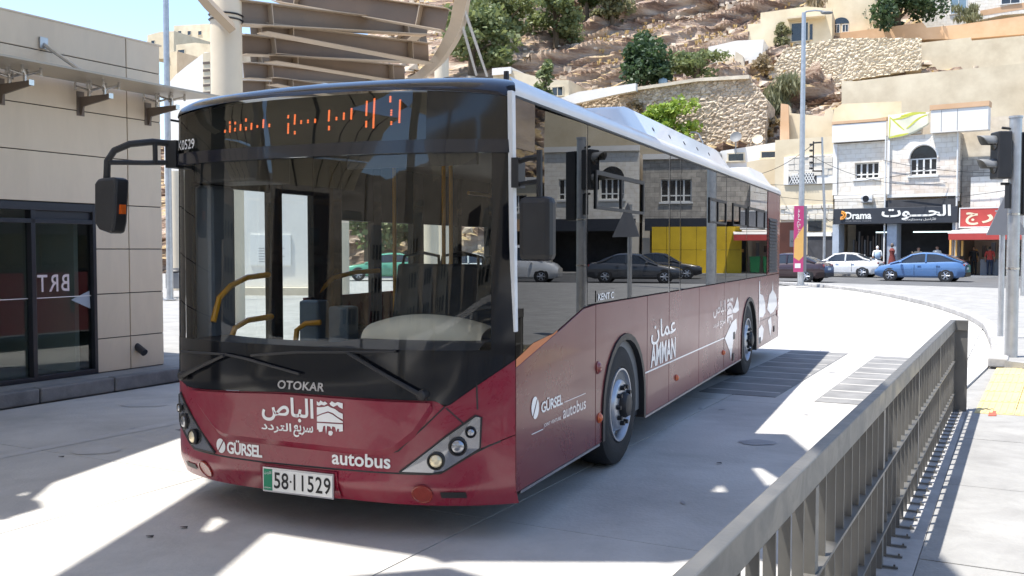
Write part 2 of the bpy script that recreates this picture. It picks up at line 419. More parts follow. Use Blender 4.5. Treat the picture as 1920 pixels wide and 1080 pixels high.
# thin shut lines
for pts in ([(-1.0, .81), (-.64, .545), (-.56, .515), (.56, .505), (.66, .535), (.80, .67), (.925, .80)], [(.93, .79), (1.02, .70)], [(1.085, .93), (1.09, .78)]):
    MB().tube([(x, yf(x, z) + .002, z) for x, z in pts], .006, 6).build('shut_line', M['plastic'], bus, True)
m = MB(); m.tube([(x, yf(x, seam(x)) + .004, seam(x) + .002) for x in [-1.2 + .06 * i for i in range(41)]], .007, 6)
m.build('shut_line', M['plastic'], bus, True)
# gloss black panel under the windscreen
m = MB(); fpatch(m, band(lambda x: blackedge(x) + .003, lambda x: 1.12 + .0 * x), 70, 6, .004)
m.build('cowl_panel', M['black'], bus, True)
# windscreen, with a rounded rubber surround
WT, WBt = 2.255, 1.12
m = MB(); fpatch(m, band(WBt, WT, -1.14, 1.16), 48, 20)
ws = m.build('windscreen', M['windscreen'], bus, True)
for (xa, xb) in ((-BW, -1.135), (1.155, BW)):
    m = MB(); fpatch(m, band(WBt, WT + .02, xa, xb), 8, 16, .002); m.build('corner_post', M['black'], bus, True)
m = MB(); fpatch(m, band(2.25, 2.325), 50, 4, .028)
m.grid(lambda a, b: (-BW + 2*BW*a, yf(-BW + 2*BW*a, 2.25) - .028 * (1 - b), 2.25), 50, 1)
m.grid(lambda a, b: (-BW + 2*BW*a, yf(-BW + 2*BW*a, 2.325) - .028 * (1 - b), 2.325), 50, 1)
m.build('header_bar', M['navy'], bus, True)
# destination display: board, cover glass, posts, lit dots
def hdr_top(x): return 2.625 - crown(x) * .55
m = MB(); fpatch(m, band(2.325, hdr_top, -1.10, .80), 44, 6, -.07)
board = m.build('destination_display', M['ledback'], bus, True)
m = MB(); fpatch(m, band(2.325, hdr_top, -1.10, .80), 44, 6); m.build('cover_glass', M['ledglass'], board, True)
for xa, xb in ((-BW, -1.10), (.80, BW)):
    m = MB(); fpatch(m, band(2.325, hdr_top, xa, xb), 12, 6, .001); m.build('header_side', M['black'], bus, True)
LEDC = [(320,375,385),(352,315,322),(355,345,385),(390,320,328),(391,365,378),(428,340,375),(462,300,312),(465,362,374),(500,335,372),(538,352,360),(575,312,362),(613,345,357),
 (725,288,300),(765,285,345),(728,345,408),(768,402,414),(803,328,342),(843,325,338),(884,320,338),(962,262,330),(965,372,392),(1005,312,324),(1046,284,322),(1087,255,322),
 (1168,208,300),(1170,345,378),(1208,192,385),(1290,180,212),(1298,272,302),(1300,350,364),(1340,205,352)]
m = MB()
for cx, y0, y1 in LEDC:
    # the display's own grid: columns across the board, rows 14 mm apart; the row slope comes from the lens
    x = -.675 + (cx - 320) / 1020 * 1.282
    zb = lambda yy: 2.437 + (382 - (yy + (cx - 320) * .040)) * .000873
    k = max(1, round((y1 - y0) / 12.0) + 1)
    for i in range(k):
        z = zb(y0 + (y1 - y0) * (i / (k - 1) if k > 1 else .5)) + .012
        c = (x, yf(x, z) + .060, z); 
        m.add([(c[0] + .0078 * cos(q * pi / 4), c[1], c[2] + .0058 * sin(q * pi / 4)) for q in range(8)], [tuple(range(8))])
struct(m.build('lit_dot', M['led'], board), 'stuff')
# roof cap over the front
ROOF = 2.70
CP = [(0, 2.575), (.008, 2.60), (-.004, 2.645), (-.045, 2.69), (-.13, 2.715), (-.30, 2.73)]
def roof_z(x):
    d = BW - abs(x)
    return lerp_tab(d, [0, .004, .045, .13, .30, 1.27], [2.60, 2.645, 2.69, 2.715, 2.73, 2.750]) - (.03 * (1 - min(1, d / .3)) if x < 0 else 0)
def capfn(a, b):
    x = -BW + 2 * BW * (.5 - .5 * cos(pi * a)) if False else -BW + 2 * BW * a
    z0 = hdr_top(x); zt = roof_z(x); t = b * pi / 2
    y0 = yf(x, 2.6); y1 = -1.70
    return (x, y0 + (y1 - y0) * (1 - cos(t)) - .012 * (1 - b), z0 + (zt - z0) * sin(t) ** .9)
m = MB(); m.grid(capfn, 50, 14); m.build('roof_cap', M['navy'], bus, True)
for s in (-1, 1):
    m = MB()
    def cs(a, b):
        p = capfn(0 if s < 0 else 1, a); return (p[0], p[1], 2.28 + (p[2] - 2.28) * b)
    m.grid(cs, 14, 3); m.build('cap_side', M['navy'], bus, True)

# sides ------------------------------------------------------------
def arch_poly(yc, r, z0, n=14):
    # from front foot over the top to the rear foot
    return [(yc - r, z0)] + [(yc + r * cos(pi - pi * i / n) * 1.0, .47 + (r - .02) * sin(pi * i / n)) for i in range(n + 1)] + [(yc + r, z0)]
SK = .28
def belt(y): return lerp_tab(y, [FY, -.80, -.62, 9.0], [1.0, 1.29, 1.30, 1.30])
for s in (1, -1):
    # lower body in panels with shut gaps, wheel arches cut out
    bounds = [(FY if s > 0 else -1.88) + .006, -.53, .86, 1.62, 2.9, 4.26, 5.24, 6.78, RY - .12]
    for i in range(len(bounds) - 1):
        a, b = bounds[i] + .004, bounds[i+1] - .004
        if s < 0 and i == 0: continue          # front door on the far side
        top = [(b, belt(b)), (max(a, -.62), belt(max(a, -.62)))]
        if a < -.9: top = [(b, belt(b)), (-.80, 1.285), (-1.30, 1.165), (a, 1.01)]
        if i in (1, 6):
            yc = FA + .05 if i == 1 else WB
            ar = arch_poly(yc, .585 if i == 1 else .60, SK)
            poly = [(a, SK)] + ar + [(b, SK)] + top
        else:
            poly = [(a, SK), (b, SK)] + top
        m = MB(); m.prism(poly, s * (BW - .03), s * BW, 'x')
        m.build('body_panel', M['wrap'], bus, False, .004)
    MB().box(s*(BW-.02), s*(BW+.004), -1.93, -.44, SK - .018, SK - .001).build('sill_trim', M['chrome'], bus)
    MB().box(s*(BW-.02), s*(BW+.004), .80, 5.42, SK - .018, SK - .001).build('sill_trim', M['chrome'], bus)
    for yc, r in ((FA + .05, .585), (WB, .60)):
        m = MB(); ap = arch_poly(yc, r, SK)
        ip = arch_poly(yc, r - .05, SK)
        n = len(ap); vs = [(s*(BW+.012), p[0], p[1]) for p in ap] + [(s*(BW+.012), p[0], p[1]) for p in ip] + [(s*(BW-.42), p[0], p[1]) for p in ip] + [(s*(BW-.03), p[0], p[1]) for p in ap]
        fs = []
        for k in range(n - 1):
            for q in range(2): fs.append((q*n+k, q*n+k+1, (q+1)*n+k+1, (q+1)*n+k))
            fs.append((3*n+k, 3*n+k+1, k+1, k))
        m.add(vs, fs); m.build('wheel_arch', M['plastic'], bus, True)
# window band on the visible side
WTOP = 2.565
panes = [(-.70, 1.60), (1.66, 2.04), (2.08, 4.34), (4.38, 5.78), (5.82, 7.55)]
m = MB(); m.slab([(BW - .006, FY + .02, 1.015), (BW - .006, -1.30, 1.175), (BW - .006, -.80, 1.292), (BW - .006, -.74, 1.31), (BW - .006, -.74, WTOP), (BW - .006, FY + .02, WTOP - .02)], (-.006, 0, 0))
m.build('driver_window', M['sideglass'], bus)
for a, b in panes:
    m = MB(); m.box(BW - .012, BW - .006, a, b, 1.31, WTOP); m.build('side_window', M['sideglass'], bus)
for y0, y1 in ((-.74, -.70), (1.60, 1.66), (2.04, 2.08), (4.34, 4.38), (5.78, 5.82), (7.55, 7.62)):
    MB().box(BW - .05, BW - .008, y0, y1, 1.30, WTOP).build('window_post', M['black'], bus)
MB().box(BW - .06, BW - .030, 1.70, 2.02, 1.31, WTOP).build('window_post', M['plastic'], bus)
MB().prism([(FY - .008, 1.22), (FY + .036, 1.22), (FY - .004, 2.60), (FY - .052, 2.60)], BW - .03, BW + .004, 'x').build('corner_trim', M['whitep'], bus, False, .006)
# opening top lights: frames proud of the glass
def sash(y0, y1, z0, z1, par):
    fr = MB()
    fr.box(BW - .006, BW + .006, y0, y1, z0 - .022, z0); fr.box(BW - .006, BW + .006, y0, y1, z1, z1 + .03)
    fr.box(BW - .006, BW + .0055, y0 - .02, y0, z0 - .022, z1 + .03); fr.box(BW - .006, BW + .0055, y1, y1 + .03, z0 - .022, z1 + .03)
    ym = (y0 + y1) / 2; fr.box(BW - .006, BW + .0045, ym - .012, ym + .012, z0, z1)
    return fr.build('sash_frame', M['plastic'], par)
sash(-.52, .70, 2.01, 2.235, bus); sash(3.4, 4.32, 2.01, 2.235, bus); sash(4.8, 5.74, 2.01, 2.235, bus); sash(5.9, 7.3, 2.01, 2.235, bus)
# rear quarter: wrap panel with louvres
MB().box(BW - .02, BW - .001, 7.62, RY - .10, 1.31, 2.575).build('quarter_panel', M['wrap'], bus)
for i in range(17):
    z = 1.36 + i * .049
    MB().add([(BW, 7.70, z), (BW, 8.55, z), (BW + .022, 8.55, z - .022), (BW + .022, 7.70, z - .022), (BW, 7.70, z + .028), (BW, 8.55, z + .028)],
             [(0, 1, 2, 3), (3, 2, 5, 4), (0, 3, 4), (1, 5, 2)]).build('louvre', M['plastic'], bus)
# white cove along the roof edge, roof skin
def cove(s):
    m = MB(); n = len(CP)
    m.grid(lambda a, b: (s * (BW + CP[round(b * 5)][0]), -1.72 + (RY - .05 + 1.72) * a, CP[round(b * 5)][1]), 24, 5)
    if s > 0: m.grid(lambda a, b: (BW + CP[round(b * 3)][0] + .001, (-2.035 + .05 * b) + (.34 - .05 * b) * a, CP[round(b * 3)][1] + .001), 4, 3)
    return m.build('roof_edge', M['whitep'], bus, True)
cove(1); cove(-1)
MB().box(-BW + .29, BW - .29, -1.6, RY - .05, 2.66, 2.728).build('roof_skin', M['whitep'], bus)
MB().box(BW - .004, BW + .003, FY, RY - .06, 2.566, 2.580).build('gutter', M['plastic'], bus)
MB().box(-BW - .003, -BW + .004, FY, RY - .06, 2.566, 2.580).build('gutter', M['plastic'], bus)
# air conditioning pods on the roof
def pod(y0, y1, h, xw):
    m = MB()
    def fn(a, b):
        y = y0 + (y1 - y0) * a; x = -xw + 2 * xw * b
        e = min(1, min(a, 1 - a) * (y1 - y0) / .42); k = min(1, (1 - abs(2 * b - 1)) * xw / .12)
        return (x, y, 2.715 + h * sqrt(max(0, 1 - (1 - e) ** 2)) ** .9 * (k ** .55))
    m.grid(fn, 40, 20)
    o = m.build('roof_pod', M['whitep'], bus, True)
    return o
pd = pod(.55, 5.2, .215, 1.16)
for i in range(5):
    y = 1.6 + i * .62
    MB().lathe([(.0, .0), (.022, .0), (.022, .012), (0, .013)], (1.105, y, 2.80), (1, 0, .5), 8).build('fixing', M['plastic'], pd)
pod(7.0, 8.9, .20, 1.15)
m = MB(); m.lathe([(.07, 0), (.068, .035), (.045, .06), (0, .066)], (.62, -1.55, 2.735), (0, 0, 1), 14); m.build('beacon', M['navy'], bus, True)
MB().cyl((.95, -1.4, 2.70), (.95, -1.4, 2.84), .022, .018, 8).build('aerial', M['plastic'], bus)
# rear end
m = MB(); 
def rearfn(a, b):
    x = -BW + 2 * BW * a; z = SK + (2.60 - SK) * b
    return (x, RY - .12 + .12 * (1 - (abs(x) / BW) ** 6) - .05 * b, z)
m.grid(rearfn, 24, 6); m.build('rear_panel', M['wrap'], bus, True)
for zz in (.62, .80):
    MB().box(BW - .04, BW + .010, 8.66, 8.78, zz, zz + .10).build('rear_lamp', M['redlens'], bus)
# far side: doors and windows in clear glass
for a, b, z0, z1, nm in ((-1.55, -1.01, .38, 2.14, 'door_leaf'), (-.87, -.45, .38, 2.14, 'door_leaf'), (-.035, .485, 1.0, 1.93, 'far_window'), (.625, 1.225, 1.0, 1.93, 'far_window'), (1.44, 2.2, .6, 1.95, 'far_window'), (2.3, 3.0, .6, 1.95, 'far_window'), (3.1, 4.3, 1.2, 1.95, 'far_window'), (4.4, 5.7, 1.2, 1.95, 'far_window'), (5.8, 7.4, 1.2, 1.95, 'far_window')):
    MB().box(-BW + .006, -BW + .012, a, b, z0, z1).build(nm, M['clearglass'], bus)
for y0, y1, z0 in ((-1.88, -1.55, .3), (-1.01, -.87, .30), (-.45, -.035, .3), (.485, .625, .3), (1.225, 1.44, .3), (2.2, 2.3, .3), (3.0, 3.1, .3), (4.3, 4.4, .6), (5.7, 5.8, .6), (7.4, 8.95, .6)):
    MB().box(-BW, -BW + .06, y0, y1, z0, 2.57).build('window_post', M['black'], bus)
for y0, y1, z0 in ((-.035, .485, 1.0), (.625, 1.225, 1.0), (1.44, 2.2, .6), (2.3, 3.0, .6), (3.1, 4.3, 1.2), (4.4, 5.7, 1.2), (5.8, 7.4, 1.2)):
    MB().box(-BW + .001, -BW + .055, y0, y1, .30, z0).build('far_panel', M['linerdark'], bus)
    MB().box(-BW + .001, -BW + .055, y0, y1, 1.95, 2.50).build('cant_panel', M['linerdark'], bus)
for y0, y1 in ((-1.55, -1.01), (-.87, -.45)): MB().box(-BW + .001, -BW + .055, y0, y1, 2.14, 2.50).build('cant_panel', M['linerdark'], bus)
MB().box(-BW, -BW + .05, -1.88, RY - .1, 2.501, 2.575).build('cant_rail', M['black'], bus)
MB().box(-BW + .06, -1.06, -1.86, -1.60, .9, 2.14).build('door_post_cover', M['postgrey'], bus, False, .03)
for y0, y1 in ((-1.55, -.45),):
    MB().box(-BW, -BW + .05, y0, y1, .28, .38).build('door_sill', M['plastic'], bus)
# cabin ------------------------------------------------------------
MB().box(-BW + .05, BW - .05, -1.95, 8.8, .30, .35).build('cabin_floor', M['linerdark'], bus)
MB().box(-BW + .05, BW - .05, -1.92, 8.8, 2.46, 2.50).build('cabin_ceiling', M['linerdark'], bus)
MB().box(-BW + .06, BW - .06, 8.1, 8.15, .35, 2.45).build('rear_bulkhead', M['linerdark'], bus)
MB().box(BW - .05, BW - .035, -1.9, 8.1, .35, 1.30).build('side_liner', M['liner'], bus)
MB().box(.30, .34, -.55, .45, .35, 1.55).build('driver_partition', M['linerdark'], bus)
MB().box(.30, BW - .06, .44, .47, .35, 2.45).build('driver_bulkhead', M['linerdark'], bus)
# dashboard follows the front curve
m = MB()
def dash(a, b):
    x = -1.08 + 2.16 * a; y0 = yf(x, 1.1) + .03
    prof = [(0, .86), (.0, 1.06), (.10, 1.10), (.42, 1.10), (.52, 1.03), (.55, .50)]
    i = min(4, int(b * 5)); t = b * 5 - i
    dy = prof[i][0] + (prof[i+1][0] - prof[i][0]) * t; z = prof[i][1] + (prof[i+1][1] - prof[i][1]) * t
    if z > .9: z += .055 * max(0, min(1, (x - .02) / .25))
    return (x, y0 + dy, z)
m.grid(dash, 30, 20); m.build('dashboard', M['linerdark'], bus, True)
m = MB()
def cowl(a, b):
    x = .27 + .74 * a; q = pi * b
    h = .20 * (sin(pi * min(1, .16 + a * .72)) ** .5)
    return (x, yf(x, 1.1) + .24 + .34 * (1 - cos(q)) / 2, 1.10 + h * sin(q) ** .7)
m.grid(cowl, 18, 12); m.build('instrument_cover', M['beige'], bus, True)
m = MB(); sw = Vector((.72, -1.30, 1.19)); ax_ = Vector((0, -.5, .86)).normalized(); aa = Vector((1, 0, 0)); bb = ax_.cross(aa)
m.tube([sw + aa * .22 * cos(2*pi*i/20) + bb * .22 * sin(2*pi*i/20) for i in range(21)], .016, 6); m.tube([sw - aa * .2, sw + aa * .2], .02, 6); m.tube([sw, sw - ax_ * .3 ], .03, 6)
m.build('steering_wheel', M['plastic'], bus, True)
def seat(x, y, z, big=False):
    w_ = .26 if big else .22
    m = MB()
    m.box(x - w_, x + w_, y - .24, y + .20, z, z + .11)
    m.prism([(y + .15, z + .08), (y + .24, z + .08), (y + .34, z + (.78 if big else .62)), (y + .27, z + (.80 if big else .64))], x - w_, x + w_, 'x')
    o = m.build('seat', M['seatcloth' if big else 'seat'], bus, False, .03)
    if not big:
        MB().tube([(x - w_ + .03, y + .29, z + .55), (x - w_ + .05, y + .32, z + .70), (x, y + .33, z + .73), (x + w_ - .05, y + .32, z + .70), (x + w_ - .03, y + .29, z + .55)], .014, 6).build('grab_rail', M['plastic'], o, True)
        MB().box(x - .06, x + .06, y - .1, y + .1, .35, z + .01).build('pedestal', M['linerdark'], o)
    else:
        m = MB(); m.prism([(y + .27, z + .79), (y + .34, z + .78), (y + .36, z + .98), (y + .30, z + 1.0)], x - .13, x + .13, 'x'); m.build('headrest', M['seatcloth'], o, False, .03)
        MB().box(x - .15, x + .15, y - .15, y + .15, .35, z + .01).build('pedestal', M['linerdark'], o)
    return o
seat(.74, -.55, .86, True)
for x in (-.62, -.24): seat(x, .0, .94); seat(x, .9, .92)
for y in (3.3, 4.1, 4.9, 5.7, 6.5):
    for x in (-.96, -.48): seat(x, y, .72)
for y in (.85, 1.65, 2.45, 3.3, 4.1, 4.9, 5.7, 6.5):
    for x in (.50, .96): seat(x, y, .72)
for x, y in ((.20, .55), (-.39, .30), (-.32, .30), (-.88, .30), (-.25, 2.95), (.22, 2.5), (-.25, 4.4), (.22, 4.4)):
    MB().cyl((x, y, .35), (x, y, 2.46), .018, n=8).build('grab_pole', M['yellowpole'], bus, True)
for x in (-.30, .22):
    MB().cyl((x, .6, 2.2), (x, 7.8, 2.2), .016, n=8).build('ceiling_rail', M['yellowpole'], bus, True)
for pth in ([(-1.05, -1.86, 1.20), (-1.05, -1.80, 1.36), (-1.05, -1.68, 1.44), (-1.05, -1.5, 1.495), (-1.05, -1.25, 1.51)], [(-1.05, -1.72, 1.0), (-1.05, -1.64, 1.14), (-1.05, -1.5, 1.185), (-1.05, -1.22, 1.195)],
            [(-1.26, -.46, 1.22), (-1.24, -.4, 1.31), (-1.19, -.2, 1.455), (-1.10, .0, 1.50), (-.98, .2, 1.51)], [(-.98, -1.05, .85), (-.97, -1.02, 1.08), (-.92, -.98, 1.13), (-.8, -.95, 1.14)]):
    MB().tube(pth, .021, 8).build('grab_rail', M['yellowpole'], bus, True)
for x, y, hh in ((-.95, -.90, 1.30), (-.68, -.90, 1.26)):
    m = MB(); m.box(x - .09, x + .09, y, y + .16, .75, hh); m.box(x - .03, x + .03, y + .05, y + .11, .35, .76)
    m.build('ticket_machine', M['ticket'], bus, False, .02)
MB().box(.1, 1.0, -1.95, -1.92, 2.20, 2.40).build('sun_blind', M['linerdark'], bus)
MB().box(-1.15, -.62, -1.92, -1.55, 2.15, 2.34).build('door_gear_box', M['linerdark'], bus, False, .02)
# lamps --------------------------------------------------------------
def ring(c, n_, r, prof, nm, mt, par, seg=20):
    return MB().lathe([(r * a, b) for a, b in prof], c, n_, seg).build(nm, mt, par, True)
def fnorm(x, z):
    e = .01; dx = (yf(x + e, z) - yf(x - e, z)) / (2 * e); dz = (yf(x, z + e) - yf(x, z - e)) / (2 * e)
    return Vector((dx, -1, dz)).normalized()
for s in (1, -1):
    poly = [(.672, .412), (.86, .412), (.92, .425), (1.105, .555), (1.112, .735), (1.085, .745), (.95, .64)]
    cx_ = sum(p[0] for p in poly) / 7; cz_ = sum(p[1] for p in poly) / 7
    m = MB(); m.add([(s*x, yf(s*x, z) - .012, z) for x, z in poly] + [(s*cx_, yf(s*cx_, cz_) - .020, cz_)], [(i, (i + 1) % 7, 7) for i in range(7)])
    hl = m.build('headlight', M['lampglass'], bus)
    m = MB(); m.tube([(s*x, yf(s*x, z) - .008, z) for x, z in poly + [poly[0]]], .007, 6); m.build('lamp_rim', M['plastic'], hl, True)
    for (x, z, r, mt) in ((.885, .488, .044, 'lampbowl'), (1.000, .572, .047, 'lampglass'), (1.066, .652, .028, 'lampglass')):
        n_ = fnorm(s*x, z); c = Vector((s*x, yf(s*x, z) - .022, z))
        ring(c, n_, r, [(1.18, 0), (1.18, .2*r/.05*.05), (1.0, .016), (.9, .006), (.55, -.012), (0, -.018)], 'lamp_bowl', M['plastic'], hl)
        ring(c + n_ * .004, n_, r * .86, [(1, .004), (.8, .012), (.4, .018), (0, .02)], 'lamp', M[mt], hl)
    n_ = fnorm(s*.79, .285); c = Vector((s*.79, yf(s*.79, .285), .285))
    ring(c + n_ * .001, n_, .058, [(1.1, -.004), (1.1, .006), (1, .008), (.92, .002), (.5, -.0), (0, .001)], 'fog_lamp', M['redlens'], bus)
    m = MB(); fpatch(m, lambda a, b: (s * (.895 + .135 * a), .263 + .038 * b), 6, 2, .006); m.build('slot', M['plastic'], bus, True, solid=0)
# recess round the number plate, plate with lettering
m = MB(); fpatch(m, band(.212, .385, -.29, .27), 6, 2, .012); m.build('plate_recess', M['red'], bus, True)
PYY = -2.352
pl = MB().box(-.258, .254, PYY, PYY + .01, .222, .372).build('number_plate', M['chrome'], bus)
flat = lambda off: (lambda x, z: (x, PYY - off, z))
MB().box(-.185, .246, PYY - .003, PYY + .001, .232, .362).build('plate_face', M['plate'], pl)
MB().box(-.250, -.187, PYY - .003, PYY + .001, .232, .362).build('plate_band', M['plategreen'], pl)
for body, x0, x1, z0, z1 in (('58', -.172, -.065, .248, .348), ('·', -.056, -.042, .292, .306), ('11529', -.028, .236, .248, .348)):
    lettering('lettering', body, rect(x0, x1, z0, z1, flat(.005)), M['ink'], pl, .012, 1.1 if len(body) > 2 else 1)
lettering('lettering', arabic('الاردن'), rect(-.244, -.192, .328, .350, flat(.005)), M['plate'], pl, .01)
lettering('lettering', 'JORDAN', rect(-.244, -.192, .242, .252, flat(.005)), M['plate'], pl, .01)
# printing on the front
lettering('lettering', arabic('الباص'), rect(-.252, .125, .660, .812, front(.034)), M['vinyl'], fl, .022)
lettering('lettering', arabic('سريع') , rect(-.02, .122, .577, .650, front(.034)), M['vinyl'], fl, .022)
lettering('lettering', arabic('التردد') , rect(-.257, -.035, .590, .655, front(.034)), M['vinyl'], fl, .022)
# square emblem: hills, houses and a calligraphic row, cut as separate white shapes
EX = lambda a: .146 + .186 * a
EZ = lambda b: .603 + .205 * b
emb = [[(.02,.97),(.10,.93),(.16,1.0),(.26,.95),(.33,.98),(.42,.92),(.30,.86),(.20,.88),(.10,.84),(.02,.86)], [(.50,.93),(.58,1.0),(.70,.95),(.80,.99),(.98,.96),(.98,.80),(.86,.84),(.78,.90),(.64,.84),(.54,.88)],
 [(.02,.80),(.14,.80),(.30,.82),(.44,.86),(.52,.82),(.70,.78),(.84,.70),(.98,.66),(.98,.50),(.80,.56),(.62,.66),(.44,.70),(.24,.64),(.02,.56)],
 [(.02,.52),(.22,.60),(.44,.66),(.60,.62),(.80,.52),(.98,.44),(.98,.40),(.02,.38)], [(.02,.34),(.98,.36),(.98,.16),(.84,.14),(.84,.22),(.78,.22),(.74,.12),(.70,.26),(.60,.28),(.56,.18),(.52,.26),(.40,.28),(.36,.04),(.33,.28),(.26,.26),(.22,.10),(.10,.08),(.06,.16),(.02,.14)],
 [(.44,.04),(.50,0),(.58,.02),(.62,.10),(.56,.15),(.46,.13)]]
m = MB()
for k in emb: m.add([front(.035)(EX(a), EZ(b)) for a, b in k], [tuple(range(len(k)))])
m.build('emblem', M['vinyl'], fl)
def disc_logo(cx, cz, r, pos, par, tilt=.9):
    m = MB()
    for sgn in (1, -1):
        pts = []
        for i in range(15):
            q = tilt + (pi * i / 14 if sgn > 0 else pi + pi * i / 14)
            off = r * .10 * sgn
            pts.append(pos(cx + r * .86 * cos(q) - off * sin(tilt), cz + r * sin(q) + off * cos(tilt)))
        m.add(pts, [tuple(range(15))])
    return m.build('emblem', M['vinyl'], par)
disc_logo(-.617, .462, .043, front(.005), front_panel)
lettering('lettering', 'GÜRSEL', rect(-.562, -.276, .420, .512, front(.005)), M['vinyl'], front_panel, .03, .92)
lettering('lettering', 'autobus', rect(.232, .616, .428, .513, front(.006)), M['vinyl'], front_panel, .02)
lettering('lettering', 'OTOKAR', rect(-.152, .182, .856, .908, front(.010)), M['chrome'], bus, .02, 1.05, .1, .004)
lettering('lettering', 'K0529', rect(-1.115, -.905, 2.350, 2.415, front(.012)), M['vinyl'], bus, .01)
# printing on the side
sidep = lambda y, z: (BW + .0035, y, z)
lettering('lettering', 'AMMAN', rect(.965, 1.86, .672, .868, sidep), M['vinyl'], bus, .03)
lettering('lettering', arabic('عمان'), rect(.975, 1.86, .862, 1.075, sidep), M['vinyl'], bus, .012)
MB().box(BW, BW + .0035, .80, 4.27, .642, .655).build('print_line', M['vinyl'], bus)
MB().box(BW - .008, BW - .0015, -.52, -.06, 1.315, 1.40).build('name_plate', M['black'], bus)
lettering('lettering', 'KENT C', rect(-.485, -.11, 1.328, 1.378, sidep), M['vinyl'], bus, .015)
disc_logo(-1.70, .735, .065, sidep, bus)
lettering('lettering', 'GÜRSEL', rect(-1.60, -1.22, .684, .768, sidep), M['vinyl'], bus, .02, .92)
lettering('lettering', 'autobus', rect(-1.215, -.755, .585, .668, sidep), M['vinylpale'], bus, .012)
lettering('lettering', 'JOINT VENTURE', rect(-1.56, -1.255, .583, .612, sidep), M['vinylpale'], bus, .01)
MB().box(BW, BW + .0035, -1.19, -.76, .690, .695).build('print_line', M['vinylpale'], bus)
MB().box(BW, BW + .0035, -1.75, -1.57, .578, .583).build('print_line', M['vinyl'], bus)
lettering('lettering', arabic('الباص'), rect(3.62, 4.33, .92, 1.10, sidep), M['vinylpale'], bus, .012)
lettering('lettering', arabic('التردد'), rect(3.62, 3.95, .80, .87, sidep), M['vinylpale'], bus, .012)
lettering('lettering', arabic('سريع'), rect(4.0, 4.33, .78, .87, sidep), M['vinylpale'], bus, .012)
m = MB()
for k in emb: m.add([sidep(4.42 + .40 * a, .78 + .33 * b) for a, b in k], [tuple(range(len(k)))])
m.build('emblem', M['vinylpale'], bus)
leafs = [[(4.30,.64),(4.75,.80),(5.05,.83),(5.1,.70),(4.85,.56),(4.70,.34),(4.62,.46)], [(4.7,.92),(4.95,1.0),(5.1,1.10),(5.2,1.02),(5.22,.92),(5.0,.90)],
         [(6.82,1.24),(6.90,1.24),(6.92,1.06),(7.2,1.02),(7.4,.90),(7.45,.76),(7.2,.70),(6.92,.72),(6.84,.6)], [(7.6,.80),(7.8,1.0),(8.1,1.06),(8.16,1.22),(8.2,1.06),(8.5,.98),(8.72,.82),(8.3,.72),(7.95,.70)], [(6.82,.56),(7.1,.60),(7.3,.52),(7.2,.38),(6.84,.33)], [(7.7,.62),(8.0,.66),(8.1,.50),(7.95,.36)]]
for k in leafs:
    m = MB(); m.add([sidep(*p) for p in k], [tuple(range(len(k)))]); m.build('printed_leaf', M['vinyl'], bus)
m = MB(); m.add([(BW - .004, FY + .03, .95), (BW - .004, FY + .03, 1.02), (BW - .004, -1.30, 1.178), (BW - .004, -1.32, 1.10)], [(0, 1, 2, 3)])
m.add([(BW - .0035, FY + .02, .93), (BW - .0035, FY + .02, 1.06), (BW - .0035, -1.72, 1.13), (BW - .0035, -1.45, 1.155), (BW - .0035, -1.36, 1.16), (BW - .0035, -1.6, 1.08)], [(0, 1, 2, 3, 4, 5)])
m.build('orange_flash', M['orangev'], bus)
for y, z, r, mt in ((-.475, .84, .042, 'redlens'), (-.445, .468, .034, 'amber'), (1.91, .47, .030, 'amber'), (4.23, .48, .028, 'amber')):
    MB().lathe([(r * 1.15, 0), (r * 1.15, .006), (r, .008), (r * .8, .02), (r * .4, .026), (0, .028)], (BW, y, z), (1, 0, 0), 18).build('marker_lamp', M[mt], bus, True)
for y, z in ((4.86, .34), (6.95, .36), (8.35, .42), (4.90, .60)):
    MB().box(BW, BW + .008, y - .05, y + .05, z - .02, z + .07).build('hatch_catch', M['plastic'], bus)
for (y0, z0, y1, z1) in ((4.27, .655, 4.98, .655), (6.80, .66, 8.86, .66), (4.27, .30, 4.27, .655)):
    MB().box(BW - .001, BW + .002, min(y0, y1) - .003, max(y0, y1) + .003, min(z0, z1) - .003, max(z0, z1) + .003).build('shut_line', M['plastic'], bus)
# wipers
for pts in (([(-1.0, .875), (-.80, .945), (-.55, 1.04)], [(-1.02, 1.03), (-.55, 1.045), (-.40, 1.03), (.02, .955)]), ([(.815, .868), (.60, .98), (.365, 1.095)], [(-.34, 1.050), (.0, 1.085), (.365, 1.10), (.66, 1.113)])):
    m = MB(); m.tube([(x, yf(x, z) - .045, z) for x, z in pts[0]], [.016, .012, .009], 8)
    x, z = pts[0][0]; m.lathe([(.03, 0), (.03, .05), (.02, .06), (0, .06)], (x, yf(x, z), z), (0, -1, 0), 12)
    wp = m.build('wiper_arm', M['plastic'], bus, True)
    m = MB(); m.tube([(x, yf(x, z) - .030, z) for x, z in pts[1]], .0085, 6); m.build('wiper_blade', M['plastic'], wp, True)
